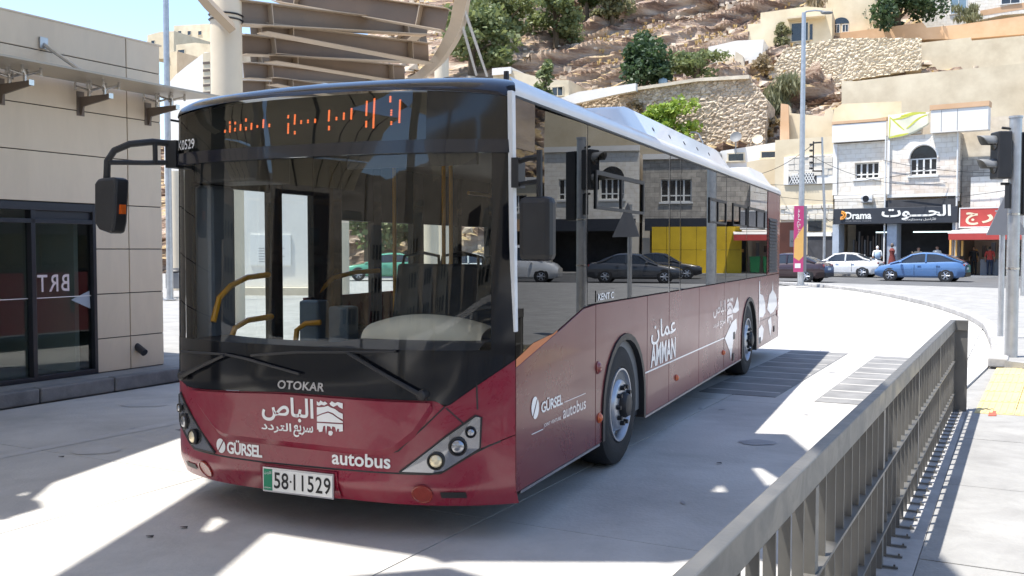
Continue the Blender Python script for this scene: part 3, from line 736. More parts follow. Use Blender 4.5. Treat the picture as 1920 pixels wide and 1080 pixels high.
# mirrors
m = MB()
arm = [(-1.17, -2.04, 2.40), (-1.24, -2.20, 2.405), (-1.31, -2.33, 2.38), (-1.38, -2.39, 2.335), (-1.43, -2.40, 2.27), (-1.44, -2.40, 2.14)]
m.tube(arm, .022, 8); m.tube([(-1.17, -2.04, 2.28), (-1.26, -2.24, 2.265), (-1.42, -2.40, 2.26)], .016, 8); m.tube([(-1.23, -2.19, 2.40), (-1.23, -2.19, 2.27)], .016, 8)
m.box(-1.21, -1.12, -2.12, -1.96, 2.24, 2.42)
mr = m.build('mirror', M['plastic'], bus, True)
m = MB(); m.prism([(-1.49, 2.12), (-1.46, 2.155), (-1.34, 2.16), (-1.30, 2.15), (-1.325, 1.87), (-1.345, 1.80), (-1.37, 1.80), (-1.46, 1.825), (-1.495, 1.87)], -2.46, -2.34)
m.build('mirror_head', M['plastic'], mr, False, .02)
MB().box(-1.335, -1.298, -2.42, -2.38, 1.925, 1.985).build('repeater', M['amber'], mr)
m = MB(); m.tube([(1.27, -1.98, 2.20), (1.40, -2.12, 2.205), (1.49, -2.19, 2.20)], .016, 8); m.tube([(1.27, -1.98, 2.07), (1.40, -2.12, 2.07), (1.49, -2.19, 2.07)], .014, 8)
m.tube([(1.495, -2.19, 2.24), (1.495, -2.19, 1.95)], .018, 8); m.box(1.265, 1.31, -2.05, -1.95, 2.05, 2.22)
mr2 = m.build('mirror', M['plastic'], bus, True)
m = MB(); m.box(1.392, 1.588, -2.26, -2.15, 1.635, 1.985); m.build('mirror_head', M['plastic'], mr2, False, .035)
# wheels
def wheel(x, y, s, nm='wheel'):
    o = bpy.data.objects.new(nm, None); C.objects.link(o); o.parent = bus; o.location = (x, y, .475); o['label'] = 'black tyre on silver rim'
    A = (s, 0, 0); r = .475
    MB().lathe([(.29, -.28), (.42, -.285), (.462, -.25), (.475, -.2), (.475, -.05), (.462, -.012), (.43, .006), (.36, .012), (.30, .004), (.285, -.02)], (0, 0, 0), A, 40).build('tyre', M['rubber'], o, True)
    MB().lathe([(.290, .0), (.288, .012), (.275, .012), (.262, -.015), (.250, -.06), (.225, -.065), (.205, -.02), (.19, .01), (.17, .02), (.09, .024), (.085, .05)], (0, 0, 0), A, 40).build('rim', M['silver'], o, True)
    MB().lathe([(.10, .02), (.098, .055), (.085, .075), (.05, .085), (0, .085)], (0, 0, 0), A, 20).build('hub', M['plastic'], o, True)
    for i in range(10):
        q = 2 * pi * i / 10
        MB().cyl((s * .015, .145 * cos(q), .145 * sin(q)), (s * .055, .145 * cos(q), .145 * sin(q)), .021, .018, 6).build('wheel_nut', M['plastic'], o)
        q += pi / 10
        MB().lathe([(.026, 0), (.02, .002), (0, .002)], (s * -.028, .216 * cos(q), .216 * sin(q)), (s, 0, 0), 10).build('vent_hole', M['plastic'], o)
    return o
wheel(1.245, FA, 1); wheel(1.245, WB, 1); wheel(-1.245, FA, -1); wheel(-1.245, WB, -1)
MB().box(-1.0, 1.0, -1.8, 8.5, .24, .30).build('underside', M['plastic'], bus)
# ------------------------------------------------------------------ ground, lane, pavement, street
TH = R(28.1)
AL = Vector((sin(TH), cos(TH), 0)); AC = Vector((cos(TH), -sin(TH), 0))
def lane(c, l, z=0.0): return AC * c + AL * l + Vector((0, 0, z))
struct(MB().box(-400, 500, -300, 700, -.6, -.03).build('ground', M['pave']))
struct(MB().slab([lane(-9.6, -40, -.014), lane(-.62, -40, -.014), lane(-.62, 80, -.014), lane(-9.6, 80, -.014)], (0, 0, -.01)).build('joint_bed', M['kerbshade']))
lane_root = bpy.data.objects.new('bus_lane', None); C.objects.link(lane_root); struct(lane_root)
cols = [(-9.45, -5.355), (-5.345, -2.95), (-2.94, -.70)]
for ci, (c0, c1) in enumerate(cols):
    for k in range(-5, 9):
        l0 = 5.18 + 5.4 * k + (.0 if ci != 1 else .0); l1 = l0 + 5.39
        dz = random.uniform(-.0015, .0015)
        MB().slab([lane(c0, l0, dz), lane(c1, l0, dz), lane(c1, l1, dz), lane(c0, l1, dz)], (0, 0, -.05)).build('slab', M['concrete'], lane_root)
struct(MB().slab([lane(-9.45, 53.8, 0), lane(-.56, 53.8, 0), lane(-.56, 80, 0), lane(-9.45, 80, 0)], (0, 0, -.05)).build('lane_end', M['concrete']))
# concrete apron right of the lane, beyond the fence end
arc_px = [(1430, 531), (1475, 535), (1560, 541), (1640, 552), (1720, 569), (1790, 590), (1835, 612), (1853, 640), (1858, 668), (1852, 688)]
arc = [G(*p) for p in arc_px]
def smooth_path(pts, n):
    out = []
    for i in range(len(pts) - 1):
        p0 = pts[max(i-1, 0)]; p1 = pts[i]; p2 = pts[i+1]; p3 = pts[min(i+2, len(pts)-1)]
        for k in range(n):
            t = k / n
            out.append(.5 * ((2*p1) + (p2-p0)*t + (2*p0-5*p1+4*p2-p3)*t*t + (3*p1-p0-3*p2+p3)*t**3))
    return out + [pts[-1]]
_ap = [p for p in smooth_path(arc, 7) if p.dot(AC) > -.68 and p.y > 11.5]
apron = [lane(-.69, 11.26), lane(-.69, _ap[0].dot(AL))] + _ap
struct(MB().slab([Vector((p.x, p.y, .002)) for p in apron], (0, 0, -.025)).build('apron', M['concrete']))
# right pavement with its own slabs
pav_root = bpy.data.objects.new('pavement', None); C.objects.link(pav_root); struct(pav_root)
for k in range(-6, 8):
    for c0, c1 in ((-.46, .62), (.63, 2.6), (2.61, 4.6)):
        l0 = 11.3 - 1.9 * (k + 1) ; l1 = l0 + 1.89
        if l0 > 10.95: continue
        dz = random.uniform(0, .003)
        MB().slab([lane(c0, l0, .004 + dz), lane(c1, l0, .004 + dz), lane(c1, l1, .004 + dz), lane(c0, l1, .004 + dz)], (0, 0, -.035)).build('paving_slab', M['pave'], pav_root)
MB().slab([lane(-.69, -12, .003), lane(-.465, -12, .003), lane(-.465, 11.25, .003), lane(-.69, 11.25, .003)], (0, 0, -.04)).build('edge_strip', M['kerb'], pav_root)
# island behind the curved kerb
isl = [Vector((p.x + .10, p.y + .10, .10)) for p in arc] + [Vector(G(2000, 690, .1)), Vector((18, 14, .1)), Vector((40, 26, .1)), Vector((30, 33, .1)), Vector((20, 39, .1))]
struct(MB().slab(isl, (0, 0, -.14)).build('island', M['pave']))
kerb_root = bpy.data.objects.new('kerb', None); C.objects.link(kerb_root); struct(kerb_root)
sp = smooth_path(arc, 7)
for i in range(len(sp) - 1):
    a, b = sp[i], sp[i+1]; d = (b - a).normalized(); nrm = Vector((-d.y, d.x, 0))
    if nrm.dot(Vector((20, 30, 0)) - a) < 0: nrm = -nrm
    g = d * .012
    MB().slab([a + g, b - g, b - g + nrm * .26, a + g + nrm * .26], (0, 0, .135 + random.uniform(-.006, .006))).build('kerb_stone', M['kerb'], kerb_root, False, .02)
# tactile strip: ribs on yellow tiles
tac = bpy.data.objects.new('tactile_paving', None); C.objects.link(tac); struct(tac)
ta, tb, tc_, td = G(1826, 776), G(1868, 691), G(2060, 693), G(2060, 790)
for i in range(3):
    for j in range(5):
        def q(a, b): 
            p = (ta * (1 - a) + td * a) * (1 - b) + (tb * (1 - a) + tc_ * a) * b; return Vector((p.x, p.y, .012))
        a0, a1, b0, b1 = i / 3 + .003, (i + 1) / 3 - .003, j / 5 + .003, (j + 1) / 5 - .003
        MB().slab([q(a0, b0), q(a1, b0), q(a1, b1), q(a0, b1)], (0, 0, -.02)).build('tactile_tile', M['tactile'], tac)
        m = MB()
        for k in range(6):
            u0 = a0 + (a1 - a0) * (k + .25) / 6; u1 = a0 + (a1 - a0) * (k + .7) / 6
            m.slab([q(u0, b0 + .01), q(u1, b0 + .01), q(u1, b1 - .01), q(u0, b1 - .01)], (0, 0, .005))
        m.build('tactile_rib', M['tactile'], tac)
MB().slab([G(1853, 779, .014), G(1868, 779, .014), G(1869, 770, .014), G(1855, 770, .014)], (0, 0, -.02)).build('terracotta_tile', M['terracotta'], tac)
# dark worn strips across the lane by the rear of the bus, with pale bars
wr = bpy.data.objects.new('rumble_strip', None); C.objects.link(wr); struct(wr)
def strip(c0, c1, l0, l1):
    MB().slab([lane(c0, l0, .006), lane(c1, l0, .006), lane(c1, l1, .006), lane(c0, l1, .006)], (0, 0, -.01)).build('strip', M['strip'], wr)
    k = int((l1 - l0) / .62)
    for i in range(k):
        l = l0 + .3 + i * .62
        MB().slab([lane(c0 + .02, l, .009), lane(c1 - .02, l, .009), lane(c1 - .02, l + .05, .009), lane(c0 + .02, l + .05, .009)], (0, 0, -.01)).build('bar', M['concrete'], wr)
strip(-3.35, -2.45, 11.0, 16.2); strip(-2.0, -1.15, 10.9, 16.0)
# oil stain and manhole in the lane
def blob(c, rx, ry, z, nm, mt, par=None):
    m = MB(); n = 22
    m.add([(c.x + rx * cos(2*pi*i/n) * (1 + .12 * sin(3*i)), c.y + ry * sin(2*pi*i/n) * (1 + .1 * cos(5*i)), z) for i in range(n)], [tuple(range(n))])
    return m.build(nm, mt, par)
M['stain'] = mat('oil stain', (.24, .24, .25), .6, col2=(.34, .34, .35), scale=6, bump=.1)
M['skid'] = mat('faint tyre mark', (.41, .405, .395), .7, col2=(.50, .49, .48), scale=5, detail=8)
blob(G(1421, 830), .16, .12, .004, 'stain', M['stain'], lane_root)
blob(G(180, 845), .20, .16, .004, 'stain', M['skid'], lane_root)
blob(G(270, 760), .25, .12, .004, 'stain', M['skid'], lane_root)
for (c, l0, l1, wd) in ((-7.4, -3, 24, .22),):
    m = MB(); N = 40; vs = []
    for i in range(N + 1):
        l = l0 + (l1 - l0) * i / N; o = .12 * sin(l * .35 + c); ww = wd * (.7 + .3 * MN.noise((l * .5, c, 0)))
        vs += [lane(c + o - ww / 2, l, .0025), lane(c + o + ww / 2, l, .0025)]
    m.add(vs, [(2*i, 2*i+1, 2*i+3, 2*i+2) for i in range(N)]); m.build('tyre_mark', M['skid'], lane_root)
# hairline cracks wandering over the slabs, drips of oil
rc_ = random.Random(21)
M['crack'] = mat('crack', (.24, .24, .24), .9, var=.2, scale=9)
for u, v, q0, n_ in ((1550, 610, .2, 16),):
    p = G(u, v); m = MB(); vs = []; q = q0
    for i in range(n_):
        d = Vector((cos(q), sin(q), 0)); s_ = Vector((-sin(q), cos(q), 0)); w_ = .0015 + .002 * rc_.random()
        vs += [p + s_ * w_ + Vector((0, 0, .0035)), p - s_ * w_ + Vector((0, 0, .0035))]; p = p + d * rc_.uniform(.05, .13); q += rc_.uniform(-.55, .55)
    m.add(vs, [(2*i, 2*i+1, 2*i+3, 2*i+2) for i in range(n_ - 1)]); m.build('crack', M['crack'], lane_root)
for i in range(26):
    c_ = rc_.uniform(-8.8, -1.0); l_ = rc_.uniform(4.2, 16); p = lane(c_, l_); blob(p, rc_.uniform(.012, .05), rc_.uniform(.012, .05), .0042, 'oil_drip', M['stain'], lane_root)
# scraps of litter
for u, v in ((345, 991), (281, 1008), (334, 808), (1348, 870), (115, 858), (1600, 640)):
    p = G(u, v); tag(MB().slab([p + Vector((-.02, -.01, .012)), p + Vector((.022, -.008, .006)), p + Vector((.02, .012, .010)), p + Vector((-.018, .01, .007))], (0, 0, .003)).build('litter', M['ink']),
        'small dark scrap of litter lying on the concrete lane', 'litter', 'scraps on the lane')
# street asphalt (frame S: x along the shops, y into them)
SA = R(35)
SE = Vector((cos(SA), -sin(SA), 0)); SN = Vector((sin(SA), cos(SA), 0))
S0 = Vector((21.0, 62.0, 0))
def street(s, y, z=0.0): return S0 + SE * s + SN * y + Vector((0, 0, z))
struct(MB().slab([street(-90, -18.5, .03), street(80, -18.5, .03), street(80, -2.6, .03), street(-90, -2.6, .03)], (0, 0, -.06)).build('road', M['asphalt']))
struct(MB().slab([street(-90, -2.55, .15), street(80, -2.55, .15), street(80, 10, .15), street(-90, 10, .15)], (0, 0, -.2)).build('shop_pavement', M['pave']))
# platform with stone kerb beside the station building
plat = bpy.data.objects.new('platform', None); C.objects.link(plat); struct(plat)
pk0 = G(340, 715); 
kc = pk0.dot(AC)
MB().slab([lane(kc - 12, -30, .165), lane(kc - .16, -30, .165), lane(kc - .16, 14.6, .165), lane(kc - 12, 14.6, .165)], (0, 0, -.2)).build('platform_top', M['pave'], plat)
for k in range(22):
    l0 = 14.6 - .98 * (k + 1)
    MB().slab([lane(kc - .15, l0 + .008, 0), lane(kc, l0 + .008, 0), lane(kc, l0 + .972, 0), lane(kc - .15, l0 + .972, 0)], (0, 0, .17 + random.uniform(-.004, .004))).build('kerb_stone', M['kerbshade'], plat, False, .018)

# ------------------------------------------------------------------ station building on the left
th = TH; BC = G(308, 683, .17)
bld = thing('station_building', 'low taupe panelled station building with glass doors at the left', 'building', BC, -TH)
# local: x = outwards (towards the lane), y = along the lane away from the viewer (0 = corner, negative nearer)
rows = [.17, .59, 1.143, 1.70, 2.25, 2.83, 3.36, 3.99, 4.36]
Z0 = .17
def panel(y0, y1, z0, z1, x=.0):
    MB().box(-.03, x, y0 + .007, y1 - .007, z0 - Z0 + .006, z1 - Z0 - .006).build('wall_panel', M['cladding'], bld, False, .003)
MB().box(-6, -.02, -1.03, -.005, 0, 4.15).build('core_wall', M['claddark'], bld)
MB().box(-6, -.02, -9.0, -1.03, 2.07, 4.15).build('core_wall', M['claddark'], bld)
MB().box(-6, -.3, -9.0, -2.9, 0, 2.08).build('core_wall', M['claddark'], bld)
for i in range(8):
    panel(-.535, 0, rows[i], rows[i+1])
    if i < 4: panel(-1.03, -.535, rows[i], rows[i+1])
for z0, z1 in ((2.25, 2.83), (2.83, 3.36), (3.36, 3.99), (3.99, 4.36)):
    for y0, y1 in ((-2.9, -.535), (-5.3, -2.9), (-7.7, -5.3)): panel(y0, y1, z0, z1)
for y0, y1 in ((-5.3, -2.9), (-7.7, -5.3)):
    for i in range(4): panel(y0, y1, rows[i], rows[i+1])
for i in range(8):   # return wall at the corner
    MB().box(-1.2, -.031, -.004, .022, rows[i] - Z0 + .006, rows[i+1] - Z0 - .006).build('wall_panel', M['cladding'], bld, False, .003)
    MB().box(-2.5, -1.212, -.004, .022, rows[i] - Z0 + .006, rows[i+1] - Z0 - .006).build('wall_panel', M['cladding'], bld, False, .003)
MB().box(-6, .006, -7.7, .03, 4.185, 4.205).build('parapet_cap', M['cladding'], bld)
# doors
fr = MB()
fr.box(-.10, .012, -1.075, -1.03, 0, 2.07); fr.box(-.10, .012, -2.9, -1.075, 1.98, 2.07); fr.box(-.10, .010, -2.9, -1.075, 1.83, 1.88); fr.box(-.10, .010, -1.90, -1.845, 0, 1.98)
fr.box(-.10, .011, -1.845, -1.075, 0, .06); fr.box(-.1, .011, -2.9, -1.90, 0, .05); fr.box(-.10, .010, -2.9, -2.85, .05, 1.83)
dr = fr.build('door_frame', M['dframe'], bld, False, .004)
MB().box(-.06, -.03, -1.845, -1.075, 1.88, 1.98).build('operator_box', M['dframe'], dr)
MB().box(-.055, -.047, -1.845, -1.075, .06, 1.83).build('door_glass', M['doorglass'], dr)
MB().box(-.075, -.067, -2.85, -1.90, .05, 1.83).build('door_glass', M['doorglass'], dr)
MB().box(-.045, -.038, -1.84, -1.08, .955, .965).build('door_line', M['vinyl'], dr)
MB().box(-.065, -.058, -2.84, -1.91, .955, .965).build('door_line', M['vinyl'], dr)
lettering('lettering', 'BRT', lambda a, b: (-.040, -1.80 + .42 * (1 - a), 1.03 + .2 * b), M['vinylpale'], dr, .01, 1.2)
MB().add([(-.042, -1.36, .92), (-.042, -1.10, 1.02), (-.042, -1.09, .80)], [(0, 1, 2)]).build('arrow', M['poster'], dr)
# hall behind the doors; open rear end added to brighten the door glass
MB().box(-5.5, -.32, -2.88, -1.10, -.02, .0).build('hall_floor', M['pave'], bld)
MB().box(-5.9, -5.85, -2.2, -2.12, 0, 2.06).box(-5.9, -5.85, -2.88, -1.10, 1.3, 1.36).build('added_mullion', M['dframe'], bld)
MB().box(-5.9, -.32, -1.10, -1.04, 0, 2.06).build('hall_wall', M['whitewash'], bld)
MB().box(-5.9, -.32, -2.96, -2.90, 0, 2.06).build('hall_wall', M['whitewash'], bld)
MB().box(-2.3, -2.2, -1.6, -1.15, 0, 1.9).build('hall_cabinet', M['bluetank'], bld)
MB().box(-3.6, -3.3, -2.6, -1.9, 0, .9).build('hall_counter', M['brown'], bld)
# glass canopy with brackets and spider fittings
M['canglass'] = mat('frosted canopy glass', (.40, .355, .285), .35, var=.04, scale=2, spec=.6)
MB().slab([(.06, .26, 3.515), (.80, .26, 3.50), (.80, -8, 3.50), (.06, -8, 3.515)], (0, 0, .022)).build('canopy_glass', M['canglass'], bld)
M['bracket'] = mat('brown bracket', (.16, .125, .10), .5, var=.08, scale=5)
for y in (-.21, -1.215, -2.236, -3.25, -4.26):
    m = MB(); m.prism([(0, 3.14), (.04, 3.14), (.07, 3.24), (.54, 3.30), (.54, 3.355), (0, 3.355)], y - .011, y + .011, 'y')
    bk = m.build('bracket', M['bracket'], bld)
    MB().box(0, .012, y - .05, y + .05, 3.13, 3.42).build('wall_plate', M['bracket'], bk)
    MB().box(.54, .548, y - .03, y + .03, 3.30, 3.36).build('end_plate', M['stainless'], bk)
    for x in (.17, .44):
        m = MB(); m.cyl((x, y, 3.35), (x, y, 3.425), .022, n=8)
        for s1 in (-1, 1):
            for s2 in (-1, 1):
                e = (x + .11 * s1, y + .11 * s2, 3.47); m.tube([(x, y, 3.42), e], [.017, .012], 6); m.cyl((e[0], e[1], 3.42), (e[0], e[1], 3.512), .014, n=6)
        m.build('spider_fitting', M['stainless'], bk, True)
for y in (-1.70, -3.9):
    m = MB(); m.cyl((.0, y, 3.90), (.62, y + .05, 3.53), .024, n=8); m.box(0, .03, y - .05, y + .05, 3.84, 3.97); m.build('tie_rod', M['steel'], bld, True)
MB().cyl((-.02, -.43, .28), (.13, -.43, .20), .046, n=14).build('drain_spout', M['dframe'], bld, True)

# ------------------------------------------------------------------ fence on the right
fe = Vector((4.63, 9.92, 0)); FTH = R(28.4)
fence = thing('metal_railing', 'grey metal railing with flat uprights and a wide handrail along the pavement', 'railing', fe, -FTH)
FL = 9.6      # local y: 0 at far end, negative nearer
m = MB(); m.box(-.052, .0, -FL, 0, .85, .96); m.build('handrail', M['fence'], fence, False, .006)
MB().box(-.052, .12, .001, .055, .851, .959).build('handrail_end', M['fence'], fence, False, .006)
me_ = None
k = 0
y = -.04
um = MB().box(-.047, -.008, -.005, .005, .0, .849).mesh('upright'); um.materials.append(M['fence'])
pm = MB().box(-.050, -.002, -.03, .03, .0, .848).mesh('post'); pm.materials.append(M['fence'])
fm = MB().box(-.05, .075, -.009, .009, .008, .016).box(.052, .062, -.005, .005, .016, .028).mesh('foot'); fm.materials.append(M['fence'])
while y > -FL:
    o = bpy.data.objects.new('post' if k % 9 == 0 else 'upright', pm if k % 9 == 0 else um); C.objects.link(o); o.parent = fence; o.location = (0, y, 0)
    if True:
        o2 = bpy.data.objects.new('foot', fm); C.objects.link(o2); o2.parent = fence; o2.location = (0, y, 0)
    y -= .205; k += 1
for z in (.52, .18):
    MB().box(-.056, .006, -FL, .0, z, z + .014).build('cross_rail', M['fence'], fence)
MB().box(-.05, .118, .022, .032, 0, .850).build('end_plate', M['fence'], fence)

# ------------------------------------------------------------------ poles
def pole(name, label, cat, base, h, r0, r1, mt, n=14):
    t = thing(name, label, cat, base)
    MB().cyl((0, 0, .0), (0, 0, h), r0, r1, n).build('shaft', mt, t, True)
    MB().box(-r0 * 2, r0 * 2, -r0 * 2, r0 * 2, 0, .03).build('base_plate', mt, t)
    for a in (-1, 1):
        for b in (-1, 1): MB().cyl((a * r0 * 1.6, b * r0 * 1.6, .03), (a * r0 * 1.6, b * r0 * 1.6, .09), .018, n=6).build('bolt', mt, t)
    return t
pole('lamp_post', 'tall plain galvanised post rising beside the station building corner', 'lamp post', G(319, 562), 13, .11, .085, M['steel'])
# traffic signal
tp = G(1895, 682)
ts = pole('traffic_signal', 'galvanised signal post with black signal head facing left', 'traffic light', tp, 3.62, .088, .085, M['steel'])
MB().lathe([(.095, 0), (.095, .03), (0, .035)], (0, 0, 3.62), (0, 0, 1), 14).build('cap', M['steel'], ts)
def head(par, x0, x1, y0, y1, z0, z1, vis, side):
    hd = MB().box(x0, x1, y0, y1, z0, z1).build('signal_head', M['plastic'], par, False, .02)
    n = vis
    for i in range(n):
        z = z0 + (z1 - z0) * (i + .5) / n; m = MB()
        xx = x0 if side < 0 else x1
        m.grid(lambda a, b: (xx + side * .26 * b * (1 - .45 * abs(2 * a - 1)), (y0 + y1) / 2 + .11 * cos(pi * (1.1 - 1.2 * a)), z + .02 + .10 * sin(pi * (1.1 - 1.2 * a))), 12, 3)
        m.build('visor', M['liner'], hd, True, solid=.006)  # black visors coloured light grey, sunlit tops put into the colour
        MB().lathe([(.10, 0), (.10, .01), (0, .02)], (xx, (y0 + y1) / 2, z), (side, 0, 0), 16).build('lens', M['win'], hd, True)
    return hd
head(ts, -.31, -.105, -.13, .13, 2.73, 3.42, 2, -1)
m = MB(); m.tube([(0, 0, 3.46), (-.2, 0, 3.48)], .02, 6); m.tube([(0, 0, 2.66), (-.2, 0, 2.66)], .02, 6); m.build('bracket', M['plastic'], ts, True)
h2 = MB().box(.10, .34, -.05, .25, 2.2, 3.42).build('signal_head', M['plastic'], ts, False, .02)
MB().box(-.11, -.085, -.06, .06, 2.30, 2.66).build('junction_box', M['plastic'], ts)
for z in (2.2, 1.4): MB().lathe([(.092, 0), (.092, .03)], (0, 0, z), (0, 0, 1), 14).build('clamp', M['stainless'], ts)
# give way sign seen from behind
sg = pole('road_sign', 'thin grey post with a triangular sign seen from behind', 'road sign', G(1875, 645), 2.62, .048, .048, M['steel'])
m = MB(); m.slab([(-.32, -.07, 1.95), (.42, -.07, 1.95), (.0, -.07, 2.66)], (0, .012, 0)); tri = m.build('sign_plate', M['signgrey'], sg)
for z in (2.05, 2.36): MB().box(-.16, .16, -.06, -.045, z, z + .03).build('sign_clamp', M['steel'], sg)
mast = pole('mast', 'thick galvanised mast at the right edge of the view', 'mast', G(1925, 560), 14, .20, .16, M['steel'])
# lamp post on the island with banner
lp = P(1501, 530, 42); lp.z = .1
lpo = pole('street_lamp', 'very tall slender street lamp with a drooping head above the island', 'street lamp', lp, 11.9, .14, .09, M['steel'])
MB().tube([(0, 0, 11.8), (.1, 0, 11.95), (.5, 0, 12.0), (.9, 0, 11.95)], .04, 6).build('arm', M['steel'], lpo, True)
m = MB(); m.ell((1.0, 0, 11.9), (.28, .12, .07)); m.build('lamp_head', M['liner'], lpo, True)
def banner(par, D):
    a, b = P(1488, 510, D) - lp, P(1507, 383, D) - lp
    x0, x1 = P(1488, 500, D).x - lp.x, P(1506, 500, D).x - lp.x
    z0, z1 = (P(1497, 510, D) ).z - .1, (P(1497, 386, D)).z - .1
    H = z1 - z0
    base = MB().box(x0, x1, -.5, -.47, z0, z1).build('banner', M['magenta'], par)
    m = MB(); m.add([(x0, -.503, z0 + H * .22), (x0 + (x1 - x0) * .55, -.503, z0 + H * .17), (x1, -.503, z0 + H * .24), (x1, -.503, z0 + H * .70), (x0 + .02, -.503, z0 + H * .48)], [(0, 1, 2, 3, 4)])
    m.build('banner_field', M['banneryel'], base)
    xm = (x0 + x1) / 2
    for zz, s_, w_ in ((.82, 'عمان', .26), (.62, 'الباص', .2)):
        lettering('lettering', arabic(s_), lambda aa, bb, zz=zz, w_=w_: (xm + (bb - .5) * .16, -.505, z0 + H * zz + (aa - .5) * 1.5 * w_ * 2), M['signwhite'] if zz > .7 else M['signcream'], base)
    MB().box(x0 + .05, x0 + .30, -.505, -.501, z0 + H * .06, z0 + H * .13).build('banner_mark', M['signwhite'], base)
    MB().box(x1 + .01, x1 + .16, -.42, -.38, z0, z1).build('banner_back', M['signgrey'], par)
banner(lpo, 41.5)

# ------------------------------------------------------------------ steel canopy frame behind the bus
cf = thing('canopy_frame', 'taupe steel canopy frame with round columns, crossing beams and curved edge beam', 'canopy', (0, 0, 0))
def col(u, D, r, ztop, nm='column'):
    p = P(u, 467, D); o = MB().cyl((p.x, p.y, -.02), (p.x, p.y, ztop), r, n=28).build(nm, M['cream'], cf, True); return p
col(429, 20, .32, 7.6); col(829, 43, .32, 10.4); col(777, 58, .30, 12); col(333, 40, .30, 4.95)
def ibeam(a, b, h0, h1, wd=.36):
    h0 *= 1.4; h1 *= 1.4
    a = Vector(a); b = Vector(b); d = (b - a).normalized(); s = d.cross(Vector((0, 0, 1))).normalized(); up = s.cross(d)
    m = MB(); t = .012
    def bar(h_lo0, h_hi0, h_lo1, h_hi1, hw, mi):
        vs = [a + s*sx*hw + up*z for sx, z in ((-1, h_lo0), (1, h_lo0), (1, h_hi0), (-1, h_hi0))] + [b + s*sx*hw + up*z for sx, z in ((-1, h_lo1), (1, h_lo1), (1, h_hi1), (-1, h_hi1))]
        m.add(vs, [(0,1,2,3), (7,6,5,4), (0,4,5,1), (1,5,6,2), (2,6,7,3), (3,7,4,0)], mi)
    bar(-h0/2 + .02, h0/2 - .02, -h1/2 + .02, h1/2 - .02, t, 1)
    bar(-h0/2, -h0/2 + .02, -h1/2, -h1/2 + .02, wd/2, 0); bar(h0/2 - .02, h0/2, h1/2 - .02, h1/2, wd/2, 0)
    L = (b - a).length
    for q in (.14, .86):
        c = a + d * L * q; hh = (h0 + (h1 - h0) * q) / 2 - .02
        m.add([c + s*x + up*z + d*w_ for w_ in (-.01, .01) for x, z in ((-wd/2 + .01, -hh), (wd/2 - .01, -hh), (wd/2 - .01, hh), (-wd/2 + .01, hh))], [(0,1,2,3), (7,6,5,4), (0,4,5,1), (1,5,6,2), (2,6,7,3), (3,7,4,0)], 0)
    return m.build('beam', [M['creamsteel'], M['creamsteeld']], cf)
ibeam(P(445, 24, 20), P(800, 56, 24), .36, .20)
ibeam(P(520, -12, 23.5), P(838, 38, 21.5), .30, .36)
ibeam(P(491, 53, 20.6), P(803, 101, 24.5), .14, .36)
ibeam(P(452, 84, 22), P(790, 110, 27), .33, .18)
ibeam(P(506, 108, 22.6), P(758, 140, 28), .14, .36)
ibeam(P(457, 132, 25), P(720, 152, 32), .30, .20)
ibeam(P(455, 166, 28), P(700, 172, 36), .34, .30)
ibeam(P(510, 152, 25.6), P(690, 182, 31), .14, .30)
for (u0, v0, D0, u1, v1, D1) in ((700, 40, 30, 830, 20, 33), (640, 85, 34, 800, 75, 38), (470, 58, 30, 560, 66, 33), (470, 108, 34, 560, 116, 37), (735, 96, 31, 800, 40, 30)):
    ibeam(P(u0, v0, D0), P(u1, v1, D1), .26, .26)
def boxtube(path, w_, h_, nm, mt, par):
    m = MB(); vs = []; n = len(path); path = [Vector(p) for p in path]
    for k in range(n):
        d = (path[min(k+1, n-1)] - path[max(k-1, 0)]).normalized(); s = d.cross(Vector((0, 1, .2))).normalized(); u_ = s.cross(d)
        for sx, sz in ((-1, -1), (1, -1), (1, 1), (-1, 1)): vs.append(path[k] + s*(sx*w_/2) + u_*(sz*h_/2))
    fs = [(0, 1, 2, 3), (4*n-1, 4*n-2, 4*n-3, 4*n-4)]
    for k in range(n - 1):
        for i in range(4): fs.append((4*k+i, 4*k+(i+1) % 4, 4*k+4+(i+1) % 4, 4*k+4+i))
    m.add(vs, fs); return m.build(nm, mt, par, True)
ringp = smooth_path([P(884, -70, 17.5), P(867, 0, 19), P(856, 50, 21), P(836, 92, 24), P(810, 124, 27), P(770, 152, 31), P(700, 172, 36)], 5)
boxtube(ringp, .24, .42, 'edge_beam', M['creamsteel'], cf)
boxtube([p + Vector((.13, -.02, .05)) for p in ringp], .02, .12, 'edge_rail', M['cream'], cf)
boxtube([P(352, -40, 18.5), P(388, 5, 19), P(434, 52, 19.6)], .16, .26, 'raking_strut', M['creamsteel'], cf)
for p0, p1 in (((868, 10, 19), (913, 142, 26)), ((862, 30, 20), (893, 140, 27))):
    MB().cyl(P(*p0), P(*p1), .035, n=8).build('tie_rod', M['steel'], cf, True)
pc = P(429, 467, 20)
for z in (6.42, 6.52): MB().lathe([(.33, 0), (.36, .02), (.33, .04)], (pc.x, pc.y, z), (0, 0, 1), 24).build('column_band', M['dframe'], cf, True)

